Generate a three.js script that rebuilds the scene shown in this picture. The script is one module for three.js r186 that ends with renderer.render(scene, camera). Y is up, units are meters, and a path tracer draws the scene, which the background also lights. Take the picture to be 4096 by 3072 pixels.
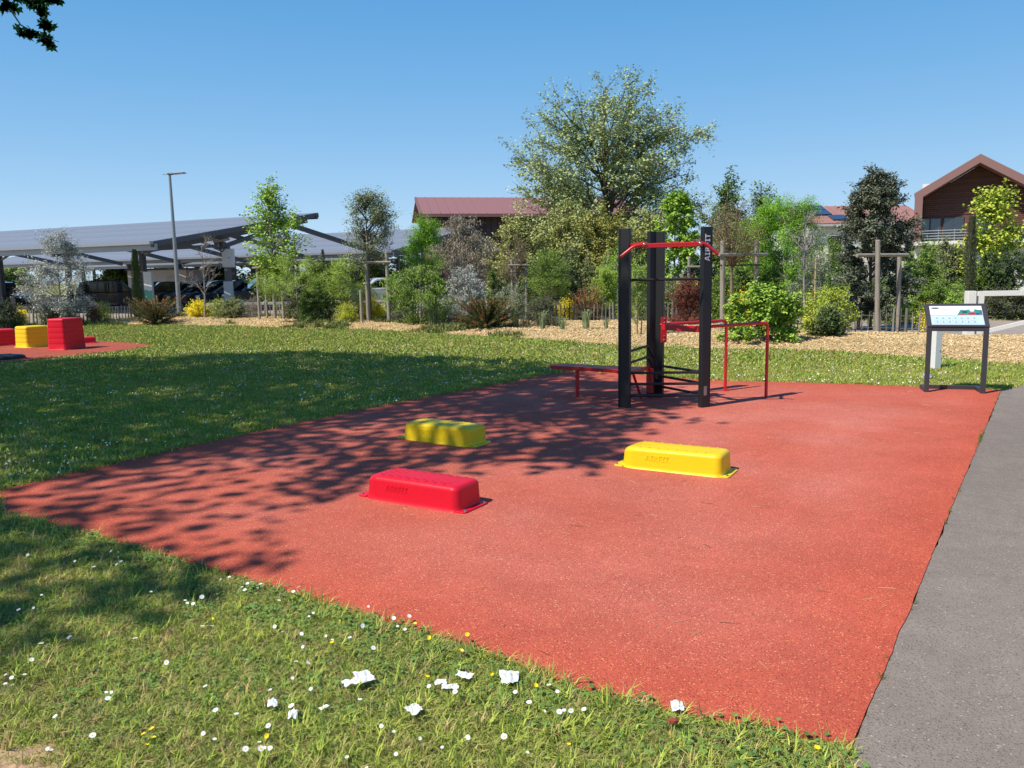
import * as THREE from 'three';
import { RoundedBoxGeometry } from 'three/addons/geometries/RoundedBoxGeometry.js';
import { mergeGeometries } from 'three/addons/utils/BufferGeometryUtils.js';
import { TessellateModifier } from 'three/addons/modifiers/TessellateModifier.js';
import { TextGeometry } from 'three/addons/geometries/TextGeometry.js';
import { FontLoader } from 'three/addons/loaders/FontLoader.js';

// ---------- camera, sky, sun, exposure ----------
const scene = new THREE.Scene();
const camera = new THREE.PerspectiveCamera(51.0, 4 / 3, 0.05, 2500);
camera.position.set(0, 1.6, 0);
camera.rotation.order = 'YXZ';
camera.rotation.set(-7.7 * Math.PI / 180, 0, -0.95 * Math.PI / 180);
const renderer = new THREE.WebGLRenderer({ antialias: true });
renderer.toneMapping = THREE.LinearToneMapping;
renderer.toneMappingExposure = 1.15;
renderer.shadowMap.enabled = true;
const SUN_EL = 52 * Math.PI / 180, SUN_X = -0.835, SUN_Z = 0.55;   // towards the sun: left and behind the camera
const sunDir = new THREE.Vector3(SUN_X * Math.cos(SUN_EL), Math.sin(SUN_EL), SUN_Z * Math.cos(SUN_EL)).normalize();
{ // clear spring sky: blue, paler to the horizon, a little brighter round the sun
  const W = 512, H = 256, a = new Float32Array(W * H * 4);
  for (let j = 0; j < H; j++) for (let i = 0; i < W; i++) {
    const lat = ((j + .5) / H - .5) * Math.PI, lon = ((i + .5) / W - .5) * Math.PI * 2;
    const y = Math.sin(lat), x = Math.cos(lat) * Math.cos(lon), z = Math.cos(lat) * Math.sin(lon);
    const e = Math.max(y, 0);
    let r = .015 + .085 * Math.exp(-e * 2.4) + .51 * Math.exp(-e * 7.2), gg = .03 + .495 * Math.exp(-e * 1.85) + .24 * Math.exp(-e * 8), b = .09 + .78 * Math.exp(-e * 1.1);
    const cs = Math.max(0, x * sunDir.x + y * sunDir.y + z * sunDir.z), m = .1 * Math.pow(cs, 8);
    r += m; gg += m; b += m;
    if (y < -.02) { r = .2; gg = .22; b = .2; }
    const k = (j * W + i) * 4; a[k] = r; a[k + 1] = gg; a[k + 2] = b; a[k + 3] = 1;
  }
  const t = new THREE.DataTexture(a, W, H, THREE.RGBAFormat, THREE.FloatType);
  t.mapping = THREE.EquirectangularReflectionMapping; t.magFilter = THREE.LinearFilter; t.minFilter = THREE.LinearFilter; t.needsUpdate = true;
  scene.background = t; scene.environment = t;
}
const sun = new THREE.DirectionalLight(new THREE.Color(1, .93, .82), 5);
sun.position.copy(sunDir).multiplyScalar(80).add(new THREE.Vector3(0, 0, -25)); sun.target.position.set(0, 0, -25);
sun.castShadow = true; sun.shadow.radius = 1.1; sun.shadow.mapSize.set(4096, 4096);
Object.assign(sun.shadow.camera, { left: -60, right: 60, top: 60, bottom: -60, near: 1, far: 220 });
scene.add(sun, sun.target);

// ---------- helpers ----------
let seed = 1;
const reseed = s => { seed = s >>> 0; };
function R() { seed = (seed + 0x6D2B79F5) >>> 0; let t = seed; t = Math.imul(t ^ t >>> 15, t | 1); t ^= t + Math.imul(t ^ t >>> 7, t | 61); return ((t ^ t >>> 14) >>> 0) / 4294967296; }
const rr = (a, b) => a + (b - a) * R();
const gauss = () => (R() + R() + R() + R() - 2) * .87;
const hash = (x, y) => { let h = Math.imul(x | 0, 374761393) + Math.imul(y | 0, 668265263); h = Math.imul(h ^ h >>> 13, 1274126177); return ((h ^ h >>> 16) >>> 0) / 4294967296; };
function vnoise(x, y) { const i = Math.floor(x), j = Math.floor(y); let u = x - i, v = y - j; u = u * u * (3 - 2 * u); v = v * v * (3 - 2 * v); const a = hash(i, j), b = hash(i + 1, j), c = hash(i, j + 1), d = hash(i + 1, j + 1); return a + (b - a) * u + (c - a) * v + (a - b - c + d) * u * v; }
function pnoise(x, y, n) { const i = Math.floor(x), j = Math.floor(y); let u = x - i, v = y - j; u = u * u * (3 - 2 * u); v = v * v * (3 - 2 * v); const w = k => ((k % n) + n) % n; const a = hash(w(i), w(j)), b = hash(w(i + 1), w(j)), c = hash(w(i), w(j + 1)), d = hash(w(i + 1), w(j + 1)); return a + (b - a) * u + (c - a) * v + (a - b - c + d) * u * v; }
const fbm = (x, y) => vnoise(x, y) * .5 + vnoise(x * 2.1 + 7, y * 2.1) * .3 + vnoise(x * 4.3, y * 4.3 + 3) * .2;
const V = (x, y, d) => new THREE.Vector3(x, y, -d);           // x right, y up, d metres ahead
const col = (r, g, b) => new THREE.Color().setRGB(r, g, b);
const names = new Map();
function numbered(n) { const k = names.get(n) || 0; names.set(n, k + 1); return k ? n + '_' + String(k).padStart(3, '0') : n; }
function mesh(name, geo, mat, parent, ud) { const m = new THREE.Mesh(geo, mat); m.name = parent ? name : numbered(name); m.castShadow = m.receiveShadow = true; if (ud) m.userData = ud; (parent || scene).add(m); return m; }
function tag(o, label, category, group) { o.userData.label = label; o.userData.category = category; if (group) o.userData.group = group; return o; }
function thing(name, label, category, group, x = 0, y = 0, d = 0, turn = 0) { const o = new THREE.Group(); o.name = numbered(name); o.position.set(x, y, -d); o.rotation.y = turn; tag(o, label, category, group); scene.add(o); return o; }
function std(r, g, b, rough = .6, o = {}) { return new THREE.MeshStandardMaterial(Object.assign({ color: col(r, g, b), roughness: rough }, o)); }
const inPoly = (x, y, p) => { let c = false; for (let i = 0, j = p.length - 1; i < p.length; j = i++) if ((p[i][1] > y) !== (p[j][1] > y) && x < (p[j][0] - p[i][0]) * (y - p[i][1]) / (p[j][1] - p[i][1]) + p[i][0]) c = !c; return c; };
function distPoly(x, y, p) { let m = 1e9; for (let i = 0, j = p.length - 1; i < p.length; j = i++) { const ax = p[j][0], ay = p[j][1], bx = p[i][0] - ax, by = p[i][1] - ay; let t = ((x - ax) * bx + (y - ay) * by) / (bx * bx + by * by || 1); t = Math.max(0, Math.min(1, t)); m = Math.min(m, Math.hypot(x - ax - bx * t, y - ay - by * t)); } return m; }
function box(w, h, l, r = 0) { return r ? new RoundedBoxGeometry(w, h, l, 2, r) : new THREE.BoxGeometry(w, h, l); }
function beam(a, b, w, h, up = new THREE.Vector3(0, 1, 0), r = 0) {      // a bar of section w x h from a to b
  const z = b.clone().sub(a), L = z.length(); z.normalize(); const x = up.clone().cross(z); if (x.lengthSq() < 1e-6) x.set(1, 0, 0); x.normalize(); const y = z.clone().cross(x);
  const g = box(w, h, L, r), m = new THREE.Matrix4().makeBasis(x, y, z).setPosition(a.clone().add(b).multiplyScalar(.5)); return g.applyMatrix4(m);
}
function tube(pts, r, seg = 24, rad = 8, closed = false) { return new THREE.TubeGeometry(new THREE.CatmullRomCurve3(pts, closed, 'catmullrom', .1), seg, r, rad, closed); }
function bent(pts, rad, r, seg = 8) {                                     // straight runs joined by rounded bends, capped ends
  const path = new THREE.CurvePath(); let p = pts[0].clone();
  for (let i = 1; i < pts.length - 1; i++) { const a = pts[i].clone().sub(pts[i - 1]).normalize(), b = pts[i + 1].clone().sub(pts[i]).normalize(); const s = pts[i].clone().addScaledVector(a, -rad), e = pts[i].clone().addScaledVector(b, rad); path.add(new THREE.LineCurve3(p, s)); path.add(new THREE.QuadraticBezierCurve3(s, pts[i].clone(), e)); p = e; }
  path.add(new THREE.LineCurve3(p, pts[pts.length - 1].clone()));
  const g = new THREE.TubeGeometry(path, 14 * pts.length, r, seg);
  const caps = [pts[0], pts[pts.length - 1]].map(q => new THREE.SphereGeometry(r * .99, seg, 6).translate(q.x, q.y, q.z));
  return mergeGeometries([g, ...caps]);
}
function cyl(a, b, r0, r1 = r0, seg = 10) { const d = b.clone().sub(a), L = d.length(); const g = new THREE.CylinderGeometry(r1, r0, L, seg); g.applyMatrix4(new THREE.Matrix4().makeRotationFromQuaternion(new THREE.Quaternion().setFromUnitVectors(new THREE.Vector3(0, 1, 0), d.normalize())).setPosition(a.clone().add(b).multiplyScalar(.5))); return g; }
// a moulded hollow-looking body: rounded-rectangle outlines stacked up a profile of [inset, height]
function loft(L, W, rad, profile, dome = 0, n = 7) {
  const ring = o => { const out = []; const hx = L / 2 - o, hz = W / 2 - o; const cs = [[1, 1, rad[0]], [-1, 1, rad[1]], [-1, -1, rad[2]], [1, -1, rad[3]]]; cs.forEach(([sx, sz, r0], q) => { const r = Math.max(.002, Math.min(r0 - o * .6, hx, hz)); for (let k = 0; k <= n; k++) { const t = q * Math.PI / 2 + k / n * Math.PI / 2; out.push([sx * (hx - r) + r * Math.cos(t), sz * (hz - r) + r * Math.sin(t)]); } }); return out; };
  const pos = [], idx = []; const m = 4 * (n + 1);
  profile.forEach(([o, y]) => ring(o).forEach(([x, z]) => pos.push(x, y, -z)));
  for (let i = 0; i < profile.length - 1; i++) for (let k = 0; k < m; k++) { const a = i * m + k, b = i * m + (k + 1) % m, c = a + m, d = b + m; idx.push(a, b, d, a, d, c); }
  const top = profile[profile.length - 1]; const c0 = pos.length / 3; pos.push(0, top[1] + dome, 0); const base = (profile.length - 1) * m; for (let k = 0; k < m; k++) idx.push(base + k, base + (k + 1) % m, c0);
  const g = new THREE.BufferGeometry(); g.setAttribute('position', new THREE.Float32BufferAttribute(pos, 3)); g.setIndex(idx); g.computeVertexNormals();
  const uv = []; for (let i = 0; i < pos.length; i += 3) uv.push(pos[i] + pos[i + 2], pos[i + 1] + pos[i + 2] * .5); g.setAttribute('uv', new THREE.Float32BufferAttribute(uv, 2));
  return g;
}
function tex(n, fn, srgb = true) { const a = new Uint8Array(n * n * 4); const e = v => srgb ? (v <= .0031308 ? 12.92 * v : 1.055 * Math.pow(v, 1 / 2.4) - .055) : v; for (let j = 0; j < n; j++) for (let i = 0; i < n; i++) { const c = fn(i, j), k = (j * n + i) * 4; for (let q = 0; q < 3; q++) a[k + q] = Math.max(0, Math.min(255, e(Math.max(0, c[q])) * 255)); a[k + 3] = 255; } const t = new THREE.DataTexture(a, n, n); t.wrapS = t.wrapT = THREE.RepeatWrapping; t.magFilter = THREE.LinearFilter; t.minFilter = THREE.LinearMipmapLinearFilter; t.generateMipmaps = true; if (srgb) t.colorSpace = THREE.SRGBColorSpace; t.needsUpdate = true; return t; }
function grainTex(n, per, base, dark, fleck, nFleck, amp, darkP) {       // crumb surface: colour and relief from the same grains
  const f = new Float32Array(n * n), g = new Float32Array(n * n); reseed(n * 7 + nFleck);
  for (let k = 0; k < nFleck; k++) { const cx = R() * n, cy = R() * n, r = rr(.7, 1.9), el = rr(.6, 1.5); for (let y = -3; y <= 3; y++) for (let x = -3; x <= 3; x++) if (x * x / el + y * y * el < r * r) f[((Math.floor(cy + y) + n) % n) * n + (Math.floor(cx + x) + n) % n] = rr(.45, 1); }
  const map = tex(n, (i, j) => {
    const gr = hash(i >> 1, j >> 1) * .6 + hash(i, j + 991) * .4, big = pnoise(i / n * 14, j / n * 14, 14) * .5 + pnoise(i / n * 45, j / n * 45, 45) * .5;
    let s = 1 + (gr - .5) * amp + (big - .5) * .22, dk = hash((i >> 1) + 77, (j >> 1) + 13) < darkP ? .75 : 0; g[j * n + i] = .5 + (gr - .5) * .8 - dk * .4;
    const q = f[j * n + i]; return [0, 1, 2].map(c => { let v = base[c] * s; v += (dark[c] - v) * dk; return v + (fleck[c] - v) * q; });
  });
  const bump = tex(n, (i, j) => { const v = g[j * n + i]; return [v, v, v]; }, false);
  map.repeat.set(1 / per, 1 / per); bump.repeat.set(1 / per, 1 / per);
  return { map, bumpMap: bump };
}
// a flat sheet from an outline in (x, ahead), cut fine enough to carry broad colour variation, with a skirt below its edge
function ragged(poly, step, amp, s) { const out = []; for (let i = 0; i < poly.length; i++) { const a = poly[i], b = poly[(i + 1) % poly.length], L = Math.hypot(b[0] - a[0], b[1] - a[1]), n = Math.max(1, Math.round(L / step)); for (let k = 0; k < n; k++) { const t = k / n, x = a[0] + (b[0] - a[0]) * t, y = a[1] + (b[1] - a[1]) * t; out.push([x + (vnoise(x * 5 + s, y * 5) - .5) * amp + (vnoise(x * 19 + s, y * 19) - .5) * amp * .7, y + (vnoise(x * 5 + 50 + s, y * 5) - .5) * amp + (vnoise(x * 19 + 9, y * 19 + s) - .5) * amp * .7]); } } return out; }
function sheet(poly, y, maxEdge, colour, lift, skirt = 0) {
  const sh = new THREE.Shape(poly.map(p => new THREE.Vector2(p[0], p[1]))); let g = new THREE.ShapeGeometry(sh).toNonIndexed();
  if (maxEdge) g = new TessellateModifier(maxEdge, 9).modify(g);
  const p = g.attributes.position, c = [], uv = [], q = []; for (let i = 0; i < p.count; i++) { const x = p.getX(i), d = p.getY(i); q.push(x, y + (lift ? lift(x, d) : 0), -d); uv.push(x, d); const k = colour ? colour(x, d) : [1, 1, 1]; c.push(...k); }
  if (skirt) for (let i = 0; i < poly.length; i++) { const a = poly[i], b = poly[(i + 1) % poly.length]; const A = [a[0], y, -a[1]], B = [b[0], y, -b[1]], C = [a[0], y - skirt, -a[1]], D = [b[0], y - skirt, -b[1]]; q.push(...A, ...C, ...B, ...B, ...C, ...D); for (let k = 0; k < 6; k++) { uv.push(a[0] + k * .01, a[1]); c.push(...(colour ? colour(a[0], a[1]) : [1, 1, 1])); } }
  const o = new THREE.BufferGeometry(); o.setAttribute('position', new THREE.Float32BufferAttribute(q, 3)); o.setAttribute('uv', new THREE.Float32BufferAttribute(uv, 2)); o.setAttribute('color', new THREE.Float32BufferAttribute(c, 3)); o.computeVertexNormals(); return o;
}

// ---------- the setting ----------
const PAD = [[-4.05, 6.1], [-3.6, 5.5], [-2.96, 5.16], [-2.31, 4.76], [-1.78, 4.41], [-1.25, 4.05], [-.83, 3.77], [-.24, 3.38], [.22, 2.98], [.64, 2.76], [1.14, 2.55], [1.85, 3.61], [3.06, 5.43], [6.42, 10.45], [4.57, 11.34], [2.92, 11.9], [1.84, 12.9], [.95, 13.5], [.32, 12.58], [-1.77, 9.88], [-3.19, 7.68]];
const PAD2 = [[-18, 8], [-10.54, 16.5], [-9.79, 17.5], [-9.2, 18.8], [-8.9, 20.25], [-10.4, 21.5], [-12.13, 22.6], [-14.8, 23.2], [-24, 24]];
const PATH = [[-.2, -2], [.62, 1.25], [1.14, 2.55], [1.85, 3.61], [3.06, 5.43], [6.42, 10.45], [7.4, 11.2], [8.1, 11.0], [12, 8], [9, -2]];
const MULCH = [[-30, 28.2], [-17.95, 28.3], [-16.6, 29.6], [-13.66, 30.2], [-10.8, 28.7], [-7.5, 26.6], [-4.36, 24.9], [-2.2, 22.7], [-.05, 21], [2.08, 18.5], [3.89, 17.1], [6.44, 16], [7.51, 14.5], [8.5, 13.1], [12, 11.4], [20, 10], [20, 17.2], [12.5, 18.3], [10.5, 18.9], [10, 19.5], [8.1, 20.8], [7, 24.2], [5.2, 26.1], [2.4, 27.4], [-.4, 27.7], [-5, 31], [-9, 33.7], [-12, 34.7], [-15.6, 34.4], [-16.6, 32.2], [-18, 30.5], [-30, 30.2]];
const LOT = [[-90, 30.2], [-18, 30.45], [-16.6, 32.15], [-15.6, 34.35], [-12, 34.65], [-9, 33.65], [-5, 30.95], [-.4, 27.65], [2.4, 27.35], [5.2, 26.05], [7, 24.15], [8.1, 20.75], [10, 19.45], [10.5, 18.85], [12.5, 18.25], [20, 17.15], [40, 15], [40, 23], [16, 24.5], [12, 25.2], [8, 27.6], [6.2, 29], [3, 30.3], [.3, 31], [0, 90], [-90, 90]];

const padT = grainTex(2048, 4, [.5, .105, .064], [.2, .026, .015], [.78, .36, .17], 24000, .5, .09);
const padMat = new THREE.MeshPhysicalMaterial({ vertexColors: true, roughness: .9, specularIntensity: .25, bumpScale: .004, ...padT });
const padTone = (x, d) => { const w = Math.min(1, distPoly(x, d, PAD) / .9), n = fbm(x * .8 + 3, d * .8), s = .93 + n * .16, p = w * (.35 + .65 * n); const q = p * (.4 + 1.2 * vnoise(x * 1.7 + 30, d * 1.7)); return [s * (1 + .06 * q), s * (.95 + .5 * q), s * (.92 + .8 * q)]; };  // foot-worn middle is chalkier, as in the photograph
const pad = mesh('rubber_pad', sheet(ragged(PAD, .06, .009, 3), 0, .3, padTone, null, .035), padMat); pad.userData.kind = 'structure';
const pad2 = mesh('rubber_pad', sheet(ragged(PAD2, .15, .05, 8), 0, .8, (x, d) => { const s = .86 + fbm(x, d) * .16; return [s * .82, s * .95, s]; }, null, .035), padMat); pad2.userData.kind = 'structure';

const aspT = grainTex(1024, 2.2, [.238, .2, .17], [.09, .08, .07], [.46, .42, .37], 2200, .3, .08);
const aspMat = new THREE.MeshPhysicalMaterial({ vertexColors: true, roughness: .9, specularIntensity: .4, bumpScale: .004, ...aspT });
const aspTone = (x, d) => { const s = .84 + fbm(x * .7, d * .7) * .3; const k = vnoise(x * 3, d * 3) * .06; return [s, s * (1 - k * .3), s * (1 - k)]; };
mesh('asphalt_path', sheet(ragged(PATH, .08, .02, 5), -.006, .6, aspTone, null, .03), aspMat).userData.kind = 'structure';
const lotMat = new THREE.MeshStandardMaterial({ vertexColors: true, roughness: .9, bumpScale: .003, ...aspT });
mesh('car_park_ground', sheet(LOT, -.018, 6, (x, d) => { const s = 1.2 + fbm(x * .3, d * .3) * .4; return [s * 1.02, s, s * .96]; }), lotMat).userData.kind = 'structure';

const soilT = tex(1024, (i, j) => { const a = pnoise(i / 1024 * 20, j / 1024 * 20, 20), b = pnoise(i / 1024 * 160, j / 1024 * 160, 160), c = hash(i, j), t = a * .4 + b * .4 + c * .2; const s = .55 + t * .9; return [(.15 + .07 * a) * s, (.17 + .02 * b) * s, .05 * s]; });
soilT.repeat.set(1 / 2.5, 1 / 2.5);
const bump0 = tex(512, (i, j) => { const v = pnoise(i / 512 * 60, j / 512 * 60, 60) * .5 + hash(i, j) * .5; return [v, v, v]; }, false); bump0.repeat.set(1 / 1.5, 1 / 1.5);
const groundTone = (x, d) => { const n = fbm(x * .6, d * .6), m = vnoise(x * 2.3 + 40, d * 2.3); return [.8 + n * .5 + (m > .8 ? .3 : 0), .85 + n * .3, .8 + n * .4]; };
const groundMat = new THREE.MeshStandardMaterial({ map: soilT, bumpMap: bump0, bumpScale: .02, vertexColors: true, roughness: 1 });
const nearG = [[-60, -12], [60, -12], [60, 60], [-60, 60]], farG = [[-900, -60], [900, -60], [900, 1200], [-900, 1200]];
mesh('lawn_ground', sheet(nearG, -.03, .9, groundTone), groundMat).userData.kind = 'structure';
mesh('far_ground', sheet(farG, -.06, 0, null), groundMat).userData.kind = 'structure';

{ const soil = []; for (let k = 0; k < 28; k++) { const a = k / 28 * 6.283, r = .85 + .3 * vnoise(Math.cos(a) * 2 + 5, Math.sin(a) * 2); soil.push([-1.78 + Math.cos(a) * .27 * r, 2.53 + Math.sin(a) * .17 * r]); } const st = tex(256, (i, j) => { const v = .6 + .5 * pnoise(i / 256 * 24, j / 256 * 24, 24) + .3 * hash(i, j); return [.42 * v, .27 * v, .16 * v]; }); st.repeat.set(3, 3); mesh('bare_soil', sheet(soil, -.024, .05, null, (x, d) => .012 * vnoise(x * 30, d * 30)), new THREE.MeshStandardMaterial({ map: st, roughness: 1 })).userData.kind = 'structure'; }
const mulchT = tex(1024, (i, j) => { const a = pnoise(i / 1024 * 90, j / 1024 * 40, 90), b = pnoise(i / 1024 * 40 + 3, j / 1024 * 120, 120), c = hash(i >> 1, j >> 1); const s = .5 + (a * .4 + b * .4 + c * .2) * .95; return [.66 * s, .47 * s, .22 * s]; }); mulchT.repeat.set(1 / 2, 1 / 2);
const mulchLift = (x, d) => { const e = Math.min(1, distPoly(x, d, MULCH) / 1.2); return e * (.05 + .16 * fbm(x * .5 + 11, d * .5)); };
mesh('wood_chip_bed', sheet(ragged(MULCH, .3, .25, 2), -.024, .45, (x, d) => { const s = .8 + fbm(x * 1.3, d * 1.3) * .35; return [s, s, s]; }, mulchLift), new THREE.MeshStandardMaterial({ map: mulchT, bumpMap: bump0, bumpScale: .03, vertexColors: true, roughness: 1 })).userData.kind = 'structure';

// loose chips on the bed
{ reseed(44); const g = new THREE.BoxGeometry(1, .16, .42); const im = new THREE.InstancedMesh(g, std(1, 1, 1, .9), 52000); const m = new THREE.Matrix4(), q = new THREE.Quaternion(), e = new THREE.Euler(); let k = 0;
  while (k < im.count) { const d = 11 + R() * 24, x = rr(-.68, .72) * d + rr(-1, 1); if (!inPoly(x, d, MULCH)) continue; if (R() > 1.25 - d / 40) continue; const s = rr(.018, .055) * (.8 + d / 60); e.set(rr(-.5, .5), R() * 6.3, rr(-.5, .5)); q.setFromEuler(e); m.compose(V(x, -.02 + mulchLift(x, d) + rr(.004, .022), d), q, new THREE.Vector3(s, s * rr(.6, 1.2), s)); im.setMatrixAt(k, m); const b = rr(.55, 1.25), w = R(); im.setColorAt(k, col((.64 + .1 * w) * b, (.46 + .11 * w) * b, (.22 + .1 * w) * b)); k++; }
  im.name = 'wood_chips'; im.userData = { kind: 'stuff', label: 'pale wood chips scattered over the planting bed', category: 'wood chips' }; im.castShadow = im.receiveShadow = true; scene.add(im); }

// ---------- grass ----------
const leafMat = (o = {}) => new THREE.MeshPhysicalMaterial(Object.assign({ vertexColors: true, roughness: .85, transmission: .12, thickness: 0, side: THREE.DoubleSide, specularIntensity: .35 }, o));
function blades(n, len, wid, spread, lean) { const p = [], ix = [], c = []; for (let k = 0; k < n; k++) { const a = R() * 6.283, x0 = gauss() * spread, z0 = gauss() * spread, L = len * rr(.5, 1.15), w = wid * rr(.7, 1.2), b = R() * 6.283, ln = lean * rr(.2, 1.2), dx = Math.cos(b), dz = Math.sin(b), sx = Math.cos(a) * w / 2, sz = Math.sin(a) * w / 2, i = p.length / 3; p.push(x0 - sx, 0, z0 - sz, x0 + sx, 0, z0 + sz, x0 + dx * L * ln * .35 - sx * .8, L * .55, z0 + dz * L * ln * .35 - sz * .8, x0 + dx * L * ln * .35 + sx * .8, L * .55, z0 + dz * L * ln * .35 + sz * .8, x0 + dx * L * ln, L * (1 - .35 * ln), z0 + dz * L * ln); ix.push(i, i + 1, i + 3, i, i + 3, i + 2, i + 2, i + 3, i + 4); const t = rr(.75, 1.25), y = rr(-.1, .18); for (let q = 0; q < 5; q++) c.push(t * (1 + y), t, t * (1 - y)); } const g = new THREE.BufferGeometry(); g.setAttribute('position', new THREE.Float32BufferAttribute(p, 3)); g.setAttribute('color', new THREE.Float32BufferAttribute(c, 3)); g.setIndex(ix); g.computeVertexNormals(); return g; }
const onLawn = (x, d) => !inPoly(x, d, PAD) && !inPoly(x, d, PAD2) && !inPoly(x, d, PATH) && !inPoly(x, d, MULCH) && !inPoly(x, d, LOT);
const bareSpot = (x, d) => Math.hypot((x + 1.78) / .22, (d - 2.53) / .13) < 1 + (vnoise(x * 20, d * 20) - .5) * .8 || vnoise(x * 2.6 + 17, d * 2.6) > .9;
function grassField(seedN, geo, count, d0, d1, size, tint, strawP) {
  reseed(seedN); const im = new THREE.InstancedMesh(geo, leafMat({ roughness: .9, specularIntensity: .12 }), count); const m = new THREE.Matrix4(), q = new THREE.Quaternion(), e = new THREE.Euler(); let k = 0, guard = 0;
  while (k < count && guard++ < count * 12) {
    const d = Math.sqrt(d0 * d0 + R() * (d1 * d1 - d0 * d0)), x = rr(-1.15, .8) * d + rr(-.8, .6); if (!onLawn(x, d)) continue; const edge = d < 14 ? distPoly(x, d, PAD) : 9; if (bareSpot(x, d) && R() < .85) continue;
    const patch = fbm(x * 1.1 + 5, d * 1.1), pt2 = vnoise(x * 4.1, d * 4.1); let s = size * rr(.6, 1.2) * (.65 + .7 * patch); if (edge < .12) s *= 1.15;
    e.set(rr(-.25, .25), R() * 6.283, rr(-.25, .25)); q.setFromEuler(e); m.compose(V(x, -.032, d), q, new THREE.Vector3(s * rr(.9, 1.3), s * rr(.75, 1.15), s * rr(.9, 1.3))); im.setMatrixAt(k, m);
    const straw = R() < strawP * (.4 + 1.6 * (1 - patch)) ? 1 : 0, y = pt2 * .5 + (1 - patch) * .5; const b = rr(.75, 1.2);
    im.setColorAt(k, straw ? col(.5 * b, .42 * b, .19 * b) : col((tint[0] - .025 + .1 * y) * b, (tint[1] + .06 * y) * b, tint[2] * b)); k++;
  }
  im.count = k; im.name = numbered('lawn_grass'); im.userData = { kind: 'stuff', label: 'short mown lawn grass round the red pads', category: 'grass' }; im.castShadow = im.receiveShadow = true; scene.add(im);
}
reseed(5); const tuftA = blades(12, .055, .004, .022, 1.05), tuftB = blades(9, .085, .004, .02, 1.15), tuftC = blades(14, .055, .009, .05, .7), tuftD = blades(16, .055, .018, .11, .7);
grassField(11, tuftA, 54000, 1.8, 6.2, 1, [.38, .47, .105], .26);
grassField(12, tuftB, 10000, 1.8, 6.5, 1, [.38, .48, .105], .2);
grassField(13, tuftC, 74000, 5.8, 14, 1.1, [.31, .4, .09], .15);
grassField(14, tuftD, 80000, 13, 31, 1.15, [.3, .385, .09], .14);
{ // clover and plantain leaves among the near grass
  reseed(71); const p = [], ix = [], c = []; for (let k = 0; k < 7; k++) { const a = R() * 6.28, r = rr(.012, .035), x = Math.cos(a) * r, z = Math.sin(a) * r, L = rr(.012, .024), w = L * .55, h = rr(.02, .04), i = p.length / 3, ca = Math.cos(a), sa = Math.sin(a); p.push(x, h, z, x + ca * L * .5 - sa * w, h + .006, z + sa * L * .5 + ca * w, x + ca * L * .5 + sa * w, h + .006, z + sa * L * .5 - ca * w, x + ca * L, h - .002, z + sa * L); ix.push(i, i + 2, i + 1, i + 1, i + 2, i + 3); const t = rr(.8, 1.2); for (let q = 0; q < 4; q++) c.push(t, t, t); }
  const g = new THREE.BufferGeometry(); g.setAttribute('position', new THREE.Float32BufferAttribute(p, 3)); g.setAttribute('color', new THREE.Float32BufferAttribute(c, 3)); g.setIndex(ix); g.computeVertexNormals();
  const im = new THREE.InstancedMesh(g, leafMat(), 1500); const m = new THREE.Matrix4(), q = new THREE.Quaternion(), e = new THREE.Euler(); let k = 0; while (k < im.count) { const d = Math.sqrt(3.2 + R() * 46), x = rr(-.75, .75) * d; if (!onLawn(x, d)) continue; const near = distPoly(x, d, PAD); if (vnoise(x * 2, d * 2 + 9) < .42 && near > .35) continue; e.set(rr(-.3, .3), R() * 6.28, rr(-.3, .3)); q.setFromEuler(e); const s = rr(.5, 1.0) * (near < .3 ? 1.25 : 1); m.compose(V(x, -.028, d), q, new THREE.Vector3(s, s, s)); im.setMatrixAt(k, m); const b = rr(.7, 1.2); im.setColorAt(k, col(.15 * b, .26 * b, .06 * b)); k++; }
  im.name = 'clover'; im.userData = { kind: 'stuff', label: 'clover and small broad leaves in the near lawn', category: 'clover' }; scene.add(im); }

{ // low ground cover creeping over the back of the bed
  reseed(72); const g = blades(22, .16, .022, .09, 1.1), im = new THREE.InstancedMesh(g, leafMat(), 1700), m = new THREE.Matrix4(), q = new THREE.Quaternion(), e = new THREE.Euler(); let k = 0; while (k < im.count) { const d = rr(14, 34.5), x = rr(-.66, .66) * d; if (!inPoly(x, d, MULCH)) continue; const ed = distPoly(x, d, MULCH), nn = vnoise(x * .9 + 31, d * .9); let back = 0; for (const t of [1, 2]) if (!inPoly(x, d + t * .9, MULCH)) back = 1; if (x > 1 + R() || nn + back * .28 + (x < 0 ? .1 : 0) < .74) continue; e.set(0, R() * 6.28, 0); q.setFromEuler(e); const s = rr(.5, 1.5); m.compose(V(x, -.03 + mulchLift(x, d), d), q, new THREE.Vector3(s, s * rr(.7, 1.3), s)); im.setMatrixAt(k, m); const b = rr(.6, 1.3), w = vnoise(x * 2, d * 2 + 70); im.setColorAt(k, col((.13 + .12 * w) * b, (.2 + .06 * w) * b, (.05 + .05 * w) * b)); k++; } im.name = 'ground_cover'; im.userData = { kind: 'stuff', label: 'low green ground cover creeping over the wood chip bed', category: 'ground cover' }; im.castShadow = im.receiveShadow = true; scene.add(im); }

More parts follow.
